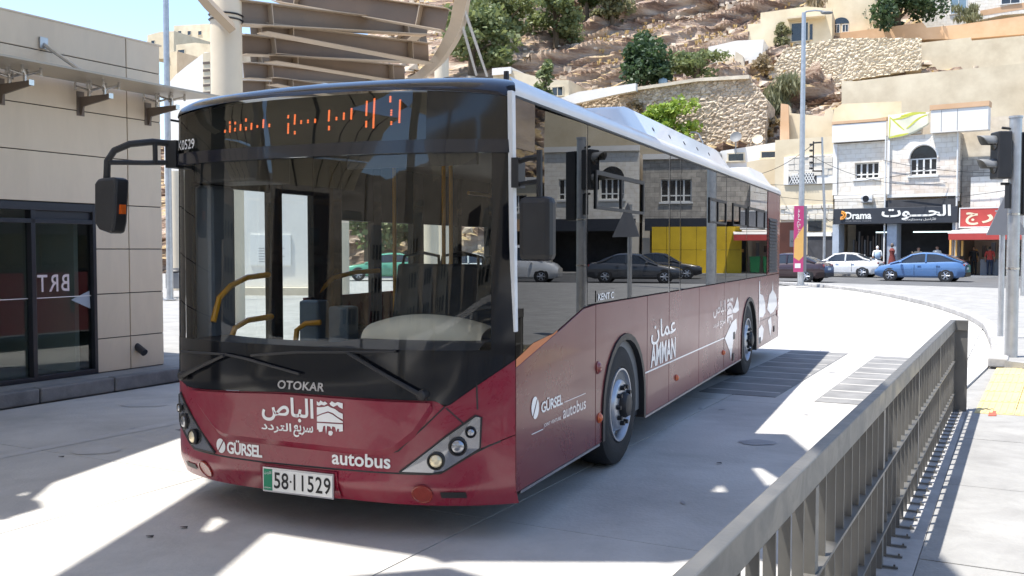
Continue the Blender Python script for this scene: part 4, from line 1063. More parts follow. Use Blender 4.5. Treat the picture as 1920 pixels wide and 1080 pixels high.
# ------------------------------------------------------------------ membrane canopy over the lane (its shade lies on the concrete)
cv = thing('shade_canopy', 'pale membrane canopy spanning high over the bus lane', 'canopy', (0, 0, 0))
def lift(p, z): 
    p = Vector((p[0], p[1], 0)); return p + SDIR * (z / SDIR.z)
from mathutils.geometry import tessellate_polygon
def membrane(poly, zf, ribs=(), gaps=()):
    pts = [lift(p, zf) for p in poly]
    loops = [pts] + [[lift(p, zf) for p in g] for g in gaps]
    flat_ = [p for l in loops for p in l]
    o = MB().add(flat_, [tuple(t) for t in tessellate_polygon(loops)]).build('membrane', M['fabric'], cv, solid=.01)
    for a, b in ribs:
        MB().cyl(pts[a] - Vector((0, 0, .03)), pts[b] - Vector((0, 0, .03)), .05, n=6).build('rib', M['rib'], cv)
    return pts
membrane([(-2.9, 3.0), (-2.38, 4.89), (-2.21, 7.02), (-1.95, 9.3), (.6, 9.0), (2.54, 8.7), (2.50, 7.98), (2.42, 5.6), (2.30, 4.6), (2.1, 3.4), (1.45, 3.4), (1.50, 4.95), (1.30, 5.22), (.86, 5.10), (-.32, 5.12), (-1.46, 5.65), (-1.53, 4.89), (-1.8, 3.0)], 7.2, ((2, 14), (3, 14), (4, 13), (2, 15)), [[G(*q)[:2] for q in g] for g in (((1413, 878), (1425, 877), (1462, 900), (1441, 912)), ((1337, 922), (1352, 909), (1361, 922)), ((404, 969), (424, 978), (393, 998), (382, 994)))])
membrane([(-6.2, 4.4), (-3.2, 5.92), (-3.08, 6.2), (-3.18, 6.36), (-3.41, 6.53), (-2.97, 8.57), (-2.1, 12.3), (-4.6, 13.6), (-9.5, 5.4)], 7.0, ((1, 7), (5, 8)))
membrane([(-1.1, 3.2), (-.95, 4.86), (-.34, 5.03), (.35, 4.5), (.6, 3.2)], 7.1)
# further fields behind the viewer
def sheet(pts, ribs=3):
    pts = [Vector(p) for p in pts]
    MB().slab(pts, (0, 0, .03)).build('membrane', M['fabric'], cv)
    for i in range(1, ribs + 1):
        t = i / (ribs + 1)
        MB().cyl(pts[0].lerp(pts[1], t) - Vector((0, 0, .05)), pts[3].lerp(pts[2], t * .8 + .1) - Vector((0, 0, .05)), .06, n=6).build('rib', M['rib'], cv)
sheet([(-13, 1.2, 7.6), (-5.2, 1.5, 7.2), (-3.2, -9, 8.4), (-12, -10, 9)])
sheet([(-4.0, 1.0, 7.2), (1.4, .6, 7.4), (3.5, -9, 8.4), (-2.6, -9, 8.5)], 4)
sheet([(-12, -11, 9.0), (-.5, -10.2, 8.6), (2.0, -24, 10.5), (-14, -24, 11)], 5)
sheet([(-15, -25, 9.5), (-1, -25, 9.0), (2, -48, 10), (-20, -48, 10)], 5)
sheet([(0, -25, 9.0), (12, -24, 9.2), (16, -46, 10), (3, -48, 10)], 5)
sheet([(.6, -10.2, 8.6), (9, -9, 8.0), (12, -22, 10), (3.0, -24, 10.5)], 3)
# the same roof goes on to the left, along the platforms
sheet([(-14, 8, 6.6), (-13.5, 1.5, 7.0), (-26, -5.5, 7.6), (-27, 3.5, 7.2)], 4)
sheet([(-13.5, .6, 7.0), (-12.5, -9.5, 7.8), (-26, -17, 8.4), (-26, -6.5, 7.6)], 4)
sheet([(-27.5, 3.0, 7.2), (-27, -6, 7.7), (-43, -15, 8.6), (-44, -4, 8.2)], 5)
sheet([(-27, -7, 7.7), (-27, -17.5, 8.5), (-44, -28, 9.6), (-43.5, -16, 8.7)], 5)
sheet([(-44.5, -4, 8.2), (-44, -15, 8.8), (-62, -24, 10), (-63, -12, 9.6)], 5)
for p in ((-13.2, 1.0), (-26.6, -6.0), (-43.7, -15.5), (-26.5, -17.2)):
    MB().cyl((p[0], p[1], 0), (p[0], p[1], 7.5), .32, n=20).build('column', M['cream'], cv, True)
for a, b in (((-13.6, 1.0, 6.85), (-26.6, -6.0, 7.5)), ((-26.6, -6.0, 7.5), (-43.6, -15.4, 8.5))):
    MB().cyl(a, b, .2, n=10).build('truss_tube', M['creamsteel'], cv, True)
for p in ((-5.5, -2.5), (3.4, -4.5), (-6, -16), (7, -15)):
    MB().cyl((p[0], p[1], 0), (p[0], p[1], 8.6), .32, n=20).build('column', M['cream'], cv, True)
for a, b in (((-13, 1.3, 7.45), (2.2, 1.0, 7.25)), ((-13, -10, 8.9), (9.5, -9.3, 8.2)), ((-5.5, -2.5, 7.2), (-2.4, 2.6, 7.05)), ((3.4, -4.5, 7.4), (-1.0, 2.6, 7.1))):
    MB().cyl(a, b, .16, n=10).build('truss_tube', M['creamsteel'], cv, True)

# ------------------------------------------------------------------ the valley's other side, behind the viewer (seen only mirrored in the glass)
def ridge(a, b):
    q = R(150 + 180 * a); r_ = 78 + 120 * b
    return (r_ * cos(q), r_ * sin(q), -.5 + 46 * b ** .8 * (.75 + .35 * MN.noise(Vector((a * 6, b * 3, 2)))) + 1.5 * MN.noise(Vector((a * 40, b * 20, 5))))
m = MB(); m.grid(ridge, 70, 30)
struct(m.build('opposite_slope', M['dirt']))
rnd_ = random.Random(12)
for i in range(14):
    q = R(172 + i * 8.5); r_ = rnd_.uniform(70, 84); h_ = rnd_.uniform(6, 13); w_ = rnd_.uniform(7, 10)
    t = thing('opposite_house', 'house on the far side of the valley behind the viewer', 'house', (r_ * cos(q), r_ * sin(q), 0), q + pi / 2, 'houses across the valley')
    MB().box(-w_ / 2, w_ / 2, -10, 0, -.5, h_).build('wall', M[rnd_.choice(('ochre', 'sand', 'brown', 'stone'))], t)
    for k_ in range(int(h_ // 3.2)):
        for c_ in range(3): MB().box(-w_ / 2 + 1 + c_ * (w_ - 2) / 3, -w_ / 2 + 2.2 + c_ * (w_ - 2) / 3, -.02, .03, 1.2 + k_ * 3.1, 2.6 + k_ * 3.1).build('window', M['win'], t)
# ------------------------------------------------------------------ stone materials
def brickmat(name, c1, c2, mortar, bw, bh, bump=.6):
    m = bpy.data.materials.new(name); m.use_nodes = True; n = m.node_tree; L = n.links; b = n.nodes['Principled BSDF']; b.inputs['Roughness'].default_value = .85
    tc = n.nodes.new('ShaderNodeTexCoord'); sp_ = n.nodes.new('ShaderNodeSeparateXYZ'); cb = n.nodes.new('ShaderNodeCombineXYZ')
    L.new(tc.outputs['Object'], sp_.inputs[0]); ad = n.nodes.new('ShaderNodeMath'); ad.operation = 'ADD'; L.new(sp_.outputs[0], ad.inputs[0]); L.new(sp_.outputs[1], ad.inputs[1])
    L.new(ad.outputs[0], cb.inputs[0]); L.new(sp_.outputs[2], cb.inputs[1])
    br = n.nodes.new('ShaderNodeTexBrick'); br.inputs['Scale'].default_value = 1; br.inputs['Brick Width'].default_value = bw; br.inputs['Row Height'].default_value = bh; br.inputs['Mortar Size'].default_value = .012
    br.inputs['Color1'].default_value = (*c1, 1); br.inputs['Color2'].default_value = (*c2, 1); br.inputs['Mortar'].default_value = (*mortar, 1); br.inputs['Bias'].default_value = 0
    L.new(cb.outputs[0], br.inputs[0])
    nz = n.nodes.new('ShaderNodeTexNoise'); nz.inputs['Scale'].default_value = 3; nz.inputs['Detail'].default_value = 8; L.new(tc.outputs['Object'], nz.inputs[0])
    mx = n.nodes.new('ShaderNodeMix'); mx.data_type = 'RGBA'; mx.blend_type = 'OVERLAY'; mx.inputs[0].default_value = .5
    L.new(br.outputs[0], mx.inputs[6]); L.new(nz.outputs[0], mx.inputs[7]); L.new(mx.outputs[2], b.inputs['Base Color'])
    sb = n.nodes.new('ShaderNodeMath'); sb.operation = 'SUBTRACT'; L.new(nz.outputs[0], sb.inputs[0]); L.new(br.outputs[1], sb.inputs[1])
    bp = n.nodes.new('ShaderNodeBump'); bp.inputs['Strength'].default_value = bump; bp.inputs['Distance'].default_value = .03; L.new(sb.outputs[0], bp.inputs['Height']); L.new(bp.outputs[0], b.inputs['Normal'])
    return m
def rubblemat(name, c1, c2, joint, scale, bump=1.0):
    m = bpy.data.materials.new(name); m.use_nodes = True; n = m.node_tree; L = n.links; b = n.nodes['Principled BSDF']; b.inputs['Roughness'].default_value = .9
    g = n.nodes.new('ShaderNodeNewGeometry'); mp = n.nodes.new('ShaderNodeMapping'); mp.inputs['Scale'].default_value = (1, 1, 1.5); L.new(g.outputs['Position'], mp.inputs[0])
    nz = n.nodes.new('ShaderNodeTexNoise'); nz.inputs['Scale'].default_value = 1.4; nz.inputs['Detail'].default_value = 8; L.new(mp.outputs[0], nz.inputs[0])
    vo = n.nodes.new('ShaderNodeTexVoronoi'); vo.inputs['Scale'].default_value = scale; L.new(mp.outputs[0], vo.inputs['Vector'])
    ve = n.nodes.new('ShaderNodeTexVoronoi'); ve.feature = 'DISTANCE_TO_EDGE'; ve.inputs['Scale'].default_value = scale; L.new(mp.outputs[0], ve.inputs['Vector'])
    sp_ = n.nodes.new('ShaderNodeSeparateColor'); L.new(vo.outputs['Color'], sp_.inputs[0])
    av = n.nodes.new('ShaderNodeMath'); av.operation = 'MULTIPLY_ADD'; av.inputs[1].default_value = .5; L.new(sp_.outputs[0], av.inputs[0]); hf = n.nodes.new('ShaderNodeMath'); hf.operation = 'MULTIPLY'; hf.inputs[1].default_value = .5; L.new(nz.outputs[0], hf.inputs[0]); L.new(hf.outputs[0], av.inputs[2])
    r = n.nodes.new('ShaderNodeValToRGB'); r.color_ramp.elements[0].color = (*c1, 1); r.color_ramp.elements[1].color = (*c2, 1); r.color_ramp.elements[0].position = .2; r.color_ramp.elements[1].position = .7; L.new(av.outputs[0], r.inputs[0])
    e = n.nodes.new('ShaderNodeValToRGB'); e.color_ramp.elements[0].position = .0; e.color_ramp.elements[1].position = .10; L.new(ve.outputs['Distance'], e.inputs[0])
    mx = n.nodes.new('ShaderNodeMix'); mx.data_type = 'RGBA'; L.new(e.outputs[0], mx.inputs[0]); mx.inputs[6].default_value = (*joint, 1); L.new(r.outputs[0], mx.inputs[7]); L.new(mx.outputs[2], b.inputs['Base Color'])
    bp = n.nodes.new('ShaderNodeBump'); bp.inputs['Strength'].default_value = bump; bp.inputs['Distance'].default_value = .12; L.new(e.outputs[0], bp.inputs['Height']); L.new(bp.outputs[0], b.inputs['Normal'])
    return m
M['ashlar'] = brickmat('white ashlar', (.74, .69, .61), (.80, .76, .68), (.62, .57, .50), .62, .30)
M['ashlarpink'] = brickmat('pink ashlar', (.70, .60, .51), (.78, .71, .62), (.58, .50, .42), .55, .28)
M['ashlargrey'] = brickmat('grey ashlar', (.34, .31, .27), (.46, .42, .36), (.24, .22, .19), .6, .32)
M['rubble'] = rubblemat('rubble masonry', (.38, .30, .22), (.62, .52, .40), (.32, .25, .18), 2.0, .3)
M['rubblew'] = rubblemat('pale rubble masonry', (.46, .39, .28), (.70, .61, .47), (.48, .40, .29), 2.2, .3)
# rock: strata tilted up to the right, dry grass on the flatter ground
def rockmat():
    m = bpy.data.materials.new('hillside rock'); m.use_nodes = True; n = m.node_tree; L = n.links; b = n.nodes['Principled BSDF']; b.inputs['Roughness'].default_value = .92
    g = n.nodes.new('ShaderNodeNewGeometry'); mp = n.nodes.new('ShaderNodeMapping'); mp.inputs['Rotation'].default_value = (0, R(24), 0); mp.inputs['Scale'].default_value = (.10, .14, .9); L.new(g.outputs['Position'], mp.inputs[0])
    nz = n.nodes.new('ShaderNodeTexNoise'); nz.inputs['Scale'].default_value = 1.0; nz.inputs['Detail'].default_value = 10; nz.inputs['Roughness'].default_value = .68; L.new(mp.outputs[0], nz.inputs[0])
    r = n.nodes.new('ShaderNodeValToRGB'); el = r.color_ramp.elements; el[0].position = .33; el[0].color = (.10, .062, .045, 1); el[1].position = .69; el[1].color = (.72, .62, .52, 1)  # dark ramp end paints crevice shade into the brown strata colour
    k = el.new(.44); k.color = (.30, .20, .15, 1); k = el.new(.54); k.color = (.54, .42, .33, 1)
    L.new(nz.outputs[0], r.inputs[0])
    n2 = n.nodes.new('ShaderNodeTexNoise'); n2.inputs['Scale'].default_value = .16; n2.inputs['Detail'].default_value = 8; n2.inputs['Roughness'].default_value = .6; L.new(g.outputs['Position'], n2.inputs[0])
    sz = n.nodes.new('ShaderNodeSeparateXYZ'); L.new(g.outputs['Normal'], sz.inputs[0])
    ad = n.nodes.new('ShaderNodeMath'); ad.operation = 'MULTIPLY_ADD'; ad.inputs[1].default_value = .55; L.new(sz.outputs[2], ad.inputs[0]); L.new(n2.outputs[0], ad.inputs[2])
    gr = n.nodes.new('ShaderNodeValToRGB'); gr.color_ramp.elements[0].position = .94; gr.color_ramp.elements[1].position = 1.06; L.new(ad.outputs[0], gr.inputs[0])
    n3 = n.nodes.new('ShaderNodeTexNoise'); n3.inputs['Scale'].default_value = 2.5; n3.inputs['Detail'].default_value = 8; L.new(g.outputs['Position'], n3.inputs[0])
    gc = n.nodes.new('ShaderNodeValToRGB'); gc.color_ramp.elements[0].position = .35; gc.color_ramp.elements[1].position = .65; gc.color_ramp.elements[0].color = (.38, .27, .14, 1); gc.color_ramp.elements[1].color = (.62, .47, .25, 1); L.new(n3.outputs[0], gc.inputs[0])
    mx = n.nodes.new('ShaderNodeMix'); mx.data_type = 'RGBA'; L.new(gr.outputs[0], mx.inputs[0]); L.new(r.outputs[0], mx.inputs[6]); L.new(gc.outputs[0], mx.inputs[7]); L.new(mx.outputs[2], b.inputs['Base Color'])
    mp2 = n.nodes.new('ShaderNodeMapping'); mp2.inputs['Rotation'].default_value = (0, R(24), 0); mp2.inputs['Scale'].default_value = (.5, .7, 2.0); L.new(g.outputs['Position'], mp2.inputs[0])
    n4 = n.nodes.new('ShaderNodeTexNoise'); n4.inputs['Scale'].default_value = 1.2; n4.inputs['Detail'].default_value = 10; n4.inputs['Roughness'].default_value = .7; L.new(mp2.outputs[0], n4.inputs[0])
    bp = n.nodes.new('ShaderNodeBump'); bp.inputs['Strength'].default_value = 1.0; bp.inputs['Distance'].default_value = .9; L.new(n4.outputs[0], bp.inputs['Height']); L.new(bp.outputs[0], b.inputs['Normal'])
    return m
M['rock'] = rockmat()

# ------------------------------------------------------------------ hillside
def hill_base(Y): return 4 + (Y - 68) * .62 if Y < 128 else 41.2 + (Y - 128) * .15
def strata(X, Y):
    z = hill_base(Y)
    big = MN.fractal(Vector((X * .035, Y * .05, 3.1)), 1.0, 2.0, 4) * 3.0
    q = (z - X * .36 + big) / 4.0 + .5 * MN.noise(Vector((X * .05, Y * .07, 9)))
    q2 = (z - X * .38 + big * .6) / 1.05 + .5 * MN.noise(Vector((X * .09, Y * .10, 31)))
    amp = max(0, min(1, .55 + 1.5 * MN.noise(Vector((X * .03, Y * .04, 20)))))
    return z, big, q, q - floor(q), q2, q2 - floor(q2), amp
def hill_z(X, Y):
    t = min(1, max(0, (X + 34) / 26)); t = t * t * (3 - 2 * t)
    f = .42 + .58 * t
    z, big, q, f1, q2, f2, amp = strata(X, Y)
    ledge = (f1 ** 4 - f1) * 2.6 * amp + (f2 ** 3 - f2) * .62 * (.35 + amp)
    sm = MN.fractal(Vector((X * .30, Y * .30, 1.7)), .9, 2.1, 4) * .42
    return (z + big * .55 + ledge + sm) * f - (1 - f) * 3
def hillD(u, v):
    # distance at which the line of sight meets the slope
    Y = 63.5
    while Y < 148:
        p = P(u, v, Y)
        if p.z < hill_z(p.x, Y): return Y
        Y += .4
    return 148.0
def DH(v): return 39.86 / (.62 - (467 - v) / FPX)
def hill_pt(a, b):
    # ledges lean out over the layer below them; each layer breaks back at its own joints
    X = X0 + (X1 - X0) * a; Y = Y0 + (Y1 - Y0) * b ** 1.15; z = hill_z(X, Y)
    z0, big, q, f1, q2, f2, amp = strata(X, Y)
    j1 = .55 + .9 * abs(MN.noise(Vector((X * .16, floor(q) * 7.3, 1)))); j2 = .5 + abs(MN.noise(Vector((X * .45, floor(q2) * 5.1, 2)))) * 1.3
    return (X, Y - 2.9 * f1 ** 2.4 * amp * j1 - .95 * f2 ** 2 * (.3 + amp) * j2 + 1.4, z)
m = MB()
NX, NY = 420, 400
X0, X1, Y0, Y1 = -70, 130, 63, 150
m.grid(hill_pt, NX, NY)
me = m.mesh('hillside', False); hill = link('hillside', me, M['rock']); struct(hill)
# dry tufts over the slope
m = MB(); rnd = random.Random(4)
for i in range(2600):
    X = rnd.uniform(-25, 75); Y = rnd.uniform(70, 124)
    if MN.noise(Vector((X * .12, Y * .12, 5))) < .02: continue
    z = hill_z(X, Y); h = rnd.uniform(.15, .38); a = rnd.uniform(0, pi)
    for k in range(3):
        aa = a + k * pi / 3; dx, dy = cos(aa) * h * .6, sin(aa) * h * .6
        m.add([(X - dx * .4, Y - dy * .4, z - .1), (X + dx * .4, Y + dy * .4, z - .1), (X + dx + rnd.uniform(-.1, .1), Y + dy, z + h), (X - dx, Y - dy + rnd.uniform(-.1, .1), z + h * .9)], [(0, 1, 2, 3)])
M['drygrass'] = mat('dry grass', (.40, .28, .12), .9, col2=(.58, .43, .20), scale=.8)
struct(m.build('dry_grass', M['drygrass']), 'stuff')
M['scree'] = mat('loose limestone', (.42, .34, .26), .9, col2=(.64, .55, .44), scale=1.2, detail=6, bump=.4)
m = MB(); rnd = random.Random(14)
for i in range(1500):
    X = rnd.uniform(-25, 75); Y = rnd.uniform(66, 122); z = hill_z(X, Y); r = rnd.uniform(.12, .45) * rnd.uniform(.5, 1.2)
    vs = [(X + r * rnd.uniform(.6, 1.2) * a, Y + r * rnd.uniform(.6, 1.2) * b, z + r * .7 * rnd.uniform(.6, 1.1) * c - .05) for a, b, c in ((-1,-1,-1),(1,-1,-1),(1,1,-1),(-1,1,-1),(-.8,-.8,1),(.8,-.8,1),(.8,.8,1),(-.8,.8,1))]
    m.add(vs, [(0,3,2,1),(4,5,6,7),(0,1,5,4),(1,2,6,5),(2,3,7,6),(3,0,4,7)])
struct(m.build('scree', M['scree']), 'stuff')

# ------------------------------------------------------------------ walls and houses on the hill
YAWW = R(22)
PL = {}
def pblock(name, label, cat, pts, D, depth, mt, group=None, yaw=None, rough=0):
    """outline measured on an upright plane at distance D turned towards the morning side, given real depth"""
    yaw = YAWW if yaw is None else yaw
    uu = [u for u, v in pts]; uc = (min(uu) + max(uu)) / 2; W_ = (max(uu) - min(uu)) / FPX * D
    if yaw: D -= min(2.4, W_ / 2 * sin(yaw) * .8)
    n = Vector((sin(yaw), cos(yaw), 0)); e = Vector((cos(yaw), -sin(yaw), 0))
    p0 = P(uc, 300, D)
    w_ = [on_plane(u, v, p0, n) for u, v in pts]; c = Vector((p0.x, p0.y, min(p.z for p in w_)))
    t = thing(name, label, cat, c, -yaw, group)
    PL[t.name] = (c, n, e)
    loc = [((p - c).dot(e), p.z - c.z) for p in w_]
    m = MB(); m.prism(loc, 0, depth); m.build('wall', mt, t)
    if rough: rubble_face(t, loc, rough, mt)
    return t, c
def LX(t, u, v):
    c, n, e = PL[t.name]; p = on_plane(u, v, c, n); return (p - c).dot(e), p.z - c.z
def inside(x, z, poly):
    r = False; j = len(poly) - 1
    for i in range(len(poly)):
        (xi, zi), (xj, zj) = poly[i], poly[j]
        if (zi > z) != (zj > z) and x < (xj - xi) * (z - zi) / (zj - zi) + xi: r = not r
        j = i
    return r
def rubble_face(t, poly, cell, mt):
    # field stones standing proud of the wall, joints cut back between them
    x0 = min(p[0] for p in poly); x1 = max(p[0] for p in poly); z0 = min(p[1] for p in poly); z1 = max(p[1] for p in poly)
    st = cell * .30; nx = int((x1 - x0) / st); nz = int((z1 - z0) / st); idx = {}; vs = []; fs = []
    def vert(i, j):
        if (i, j) not in idx:
            x = x0 + i * st; z = z0 + j * st
            q = Vector((x / cell + .6 * MN.noise((x * .5, z * .5, 3)), z / cell * 1.35 + .4 * MN.noise((x * .6, z * .6, 8)), 1.5)); d = MN.voronoi(q)[0]
            h = min(1, (d[1] - d[0]) * 3.2); idx[(i, j)] = len(vs)
            vs.append((x, -.04 - h * cell * .34 - .22 * max(0, MN.noise((x * .8, z * .8, 5))) * cell, z))
        return idx[(i, j)]
    for i in range(nx):
        for j in range(nz):
            if inside(x0 + (i + .5) * st, z0 + (j + .5) * st, poly): fs.append((vert(i, j), vert(i + 1, j), vert(i + 1, j + 1), vert(i, j + 1)))
    m = MB(); m.v = vs; m.f = fs; m.m = [0] * len(fs)
    struct(m.build('field_stones', mt, t), 'stuff')
def hole(t, c, u0, v0, u1, v1, D, frame=True, nm='window', bars=2, mt='win', rec=.10):
    (x0, z0), (x1, z1) = LX(t, u0, v1), LX(t, u1, v0)
    fr = MB(); e = min(.10, (x1 - x0) * .1)
    fr.box(x0 - e, x0, -.06, .02, z0, z1); fr.box(x1, x1 + e, -.06, .02, z0, z1); fr.box(x0 - e, x1 + e, -.065, .02, z1, z1 + e); fr.box(x0 - e * 1.6, x1 + e * 1.6, -.12, .02, z0 - e * .9, z0)
    for i in range(1, bars): xx = x0 + (x1 - x0) * i / bars; fr.box(xx - .03, xx + .03, -.04, -.012, z0, z1)
    o = fr.build(nm, M['winframe' if frame else 'sand'], t)
    MB().box(x0, x1, -.012, -.004, z0, z1).build('pane', M[mt], o)
    return o
# retaining walls
rw, rc = pblock('retaining_wall', 'long rubble retaining wall below the fig tree on the hill', 'wall', [(1045, 215), (1048, 190), (1165, 172), (1310, 150), (1405, 146), (1440, 190), (1430, 300), (1180, 300), (1046, 260)], 84, 5, M['rubble'], rough=.42)
m = MB(); m.prism([LX(rw, *q) for q in ((1160, 176), (1160, 170), (1310, 148), (1406, 142), (1406, 149), (1310, 154))], -.45, 1.0); m.build('coping', M['stone'], rw)
pblock('white_parapet', 'bright whitewashed parapet above the bus roof on the hill', 'wall', [(1050, 196), (1050, 184), (1085, 172), (1192, 156), (1192, 170), (1150, 178), (1080, 194)], 83.5, .6, M['whitewash'])
t, c = pblock('flat_roof_house', 'small sand coloured house behind the slim tree over the bus roof', 'house', [(925, 210), (925, 132), (962, 132), (1030, 150), (1066, 150), (1066, 215)], 86, 7, M['sand']); hole(t, c, 1036, 163, 1055, 180, 86, False); hole(t, c, 940, 150, 955, 158, 86, False)
MB().box(LX(t, 925, 140)[0], LX(t, 960, 140)[0], -.3, 3, LX(t, 940, 141)[1], LX(t, 940, 128)[1]).build('parapet', M['whitewash'], t)
t, c = pblock('whitewashed_house', 'bright white house wall with steps left of the yellow house', 'house', [(1328, 150), (1328, 88), (1382, 76), (1432, 74), (1428, 110), (1402, 138), (1398, 152)], 97, 5, M['whitewash'])
for i in range(6): MB().box(LX(t, 1346, 140)[0], LX(t, 1376, 140)[0], -1.8 + i * .3, -.02, i * .42, i * .42 + .42).build('step', M['stone'], t)
pblock('stair_wall', 'grey concrete stair flank beside the white house', 'wall', [(1377, 142), (1379, 96), (1392, 104), (1399, 138)], 95, 1.6, M['stone'])
t, c = pblock('yellow_house', 'yellow rendered house with a dark doorway behind a climbing plant', 'house', [(1402, 110), (1402, 45), (1426, 44), (1426, 24), (1512, 12), (1560, 16), (1560, 82), (1470, 90)], 101, 8, M['ochre']); hole(t, c, 1484, 42, 1515, 78, 101, False, bars=1); hole(t, c, 1518, 45, 1524, 75, 101, False, bars=1)
MB().box(LX(t, 1478, 40)[0], LX(t, 1548, 40)[0], -1.2, 0, LX(t, 1500, 38)[1], LX(t, 1500, 34)[1]).build('porch_roof', M['sand'], t)
t, c = pblock('arched_window_house', 'pale yellow house with a small arched window above the orange parapet', 'house', [(1548, 78), (1548, -30), (1650, -40), (1650, 70)], 103, 8, M['ochre'])
hole(t, c, 1564, 46, 1574, 62, 103); hole(t, c, 1580, 46, 1590, 60, 103)
a = Vector((LX(t, 1561, 46)[0], 0, LX(t, 1561, 46)[1])); b = Vector((LX(t, 1592, 46)[0], 0, 0)); rr = (b.x - a.x) / 2
MB().prism([(a.x + rr + rr * cos(pi * i / 12), a.z + rr * .8 * sin(pi * i / 12)) for i in range(13)], -.05, .02).build('fanlight', M['win'], t)
t, c = pblock('stone_house', 'white stone house with tall blue shutter behind the big dark tree', 'house', [(1730, 70), (1730, -50), (1990, -60), (1990, 20), (1880, 28), (1800, 46)], 104, 8, M['ashlar']); hole(t, c, 1783, -10, 1812, 26, 104, True, bars=2, mt='bluetank'); hole(t, c, 1878, -10, 1912, 8, 104)
pblock('orange_parapet', 'long orange painted parapet across the slope at upper right', 'wall', [(1572, 72), (1576, 62), (1730, 42), (1738, 52), (1800, 46), (1990, 20), (1990, 58), (1820, 72), (1730, 74)], 100, 1.2, M['orangewall'])
pblock('upper_parapet', 'short orange parapet strip at the top right corner', 'wall', [(1838, 30), (1838, 20), (1990, -8), (1990, 6)], 102, .6, M['orangewall'])
pblock('rubble_slope_wall', 'wide pale rubble wall under the long orange parapet', 'wall', [(1425, 240), (1436, 150), (1470, 92), (1572, 72), (1728, 72), (1728, 130), (1600, 150), (1560, 170), (1550, 240)], 94, 6, M['rubblew'], rough=.40)
pblock('weathered_wall', 'weathered sand render wall right of the pale rubble wall', 'wall', [(1728, 140), (1728, 80), (1820, 70), (1822, 76), (1990, 60), (1990, 130), (1800, 140)], 95, 4, M['sand'])
pblock('beige_retaining_wall', 'large blank beige retaining wall right above the shop roof', 'wall', [(1578, 250), (1578, 152), (1606, 152), (1700, 140), (1884, 122), (1990, 112), (1990, 250)], 82, 6, M['sand'])
t, c = pblock('ochre_roof_room', 'stepped ochre wall on the roof left of the shop', 'wall', [(1560, 235), (1564, 205), (1578, 195), (1690, 190), (1690, 215)], 70, 2, M['ochre'])
pblock('ruined_wall', 'roofless tan wall with broken top left of the beige retaining wall', 'wall', [(1462, 270), (1464, 196), (1480, 198), (1482, 212), (1545, 218), (1548, 205), (1562, 205), (1566, 270)], 74, 1.2, M['ochre'])
pblock('brick_pier', 'orange brown broken pier at the end of the ruined wall', 'pier', [(1462, 270), (1464, 194), (1478, 196), (1480, 262)], 73.6, .35, M['orangewall'])
t, c = pblock('white_shack', 'white low shack with dark openings on the slope behind the bus', 'shack', [(1345, 330), (1345, 290), (1352, 283), (1462, 266), (1462, 330)], 72, 3, M['whitewash']); hole(t, c, 1366, 288, 1394, 302, 72, False, bars=1); hole(t, c, 1428, 284, 1460, 296, 72, False, bars=1)
t, c = pblock('corrugated_shed', 'dark corrugated roofed shed beside the white shack', 'shed', [(1290, 330), (1292, 296), (1345, 288), (1346, 330)], 71, 3, M['strip'])
for i in range(9): MB().box(LX(t, 1292 + i * 6, 300)[0], LX(t, 1296 + i * 6, 300)[0], -.05, 3.1, LX(t, 1292, 297 - i)[1], LX(t, 1292, 293 - i)[1]).build('roof_rib', M['steel'], t)
t, c = pblock('tan_house', 'tan block house between the shack and the lattice window house', 'house', [(1400, 420), (1400, 304), (1420, 300), (1475, 296), (1475, 420)], 69, 4, M['ochre'])
for u, v, s_ in ((1380, 258, 11), (1421, 262, 10)):
    p = P(u, v, 71.5); t = thing('satellite_dish', 'grey satellite dish on the slope, left of the pair' if u < 1400 else 'rusty satellite dish on the slope, right of the pair', 'satellite dish', p)
    r = s_ / FPX * 71.5
    MB().lathe([(r * i / 5, .25 * r * (i / 5) ** 2) for i in range(6)], (0, 0, 0), (-.4, -.8, .45), 18).build('dish', M['liner' if u < 1400 else 'sand'], t, True)
    MB().tube([(0, 0, 0), (0, .1, -1.2)], .04, 6).build('mast', M['steel'], t)
t = thing('water_tank', 'pale blue tank standing on the coping beside the fig tree', 'water tank', P(1243, 163, 84.5))
m = MB(); m.lathe([(0, 0), (.36, 0), (.40, .1), (.40, .55), (.34, .68), (.1, .72), (0, .72)], (0, 0, 0), (0, 0, 1), 16); m.build('tank', M['bluetank'], t, True)
MB().cyl((0, 0, .7), (0, 0, .8), .1, n=8).build('lid', M['bluetank'], t)
t = thing('hill_lamp', 'thin leaning lamp post on the slope over the bus roof', 'street lamp', P(1317, 320, 68)); MB().tube([(0, 0, 0), (0, 0, 2.0), (-.3, 0, 2.6), (-.6, 0, 2.7)], .06, 6).build('shaft', M['steel'], t, True)
MB().box(-.85, -.5, -.1, .1, 2.66, 2.76).build('lamp_head', M['liner'], t)

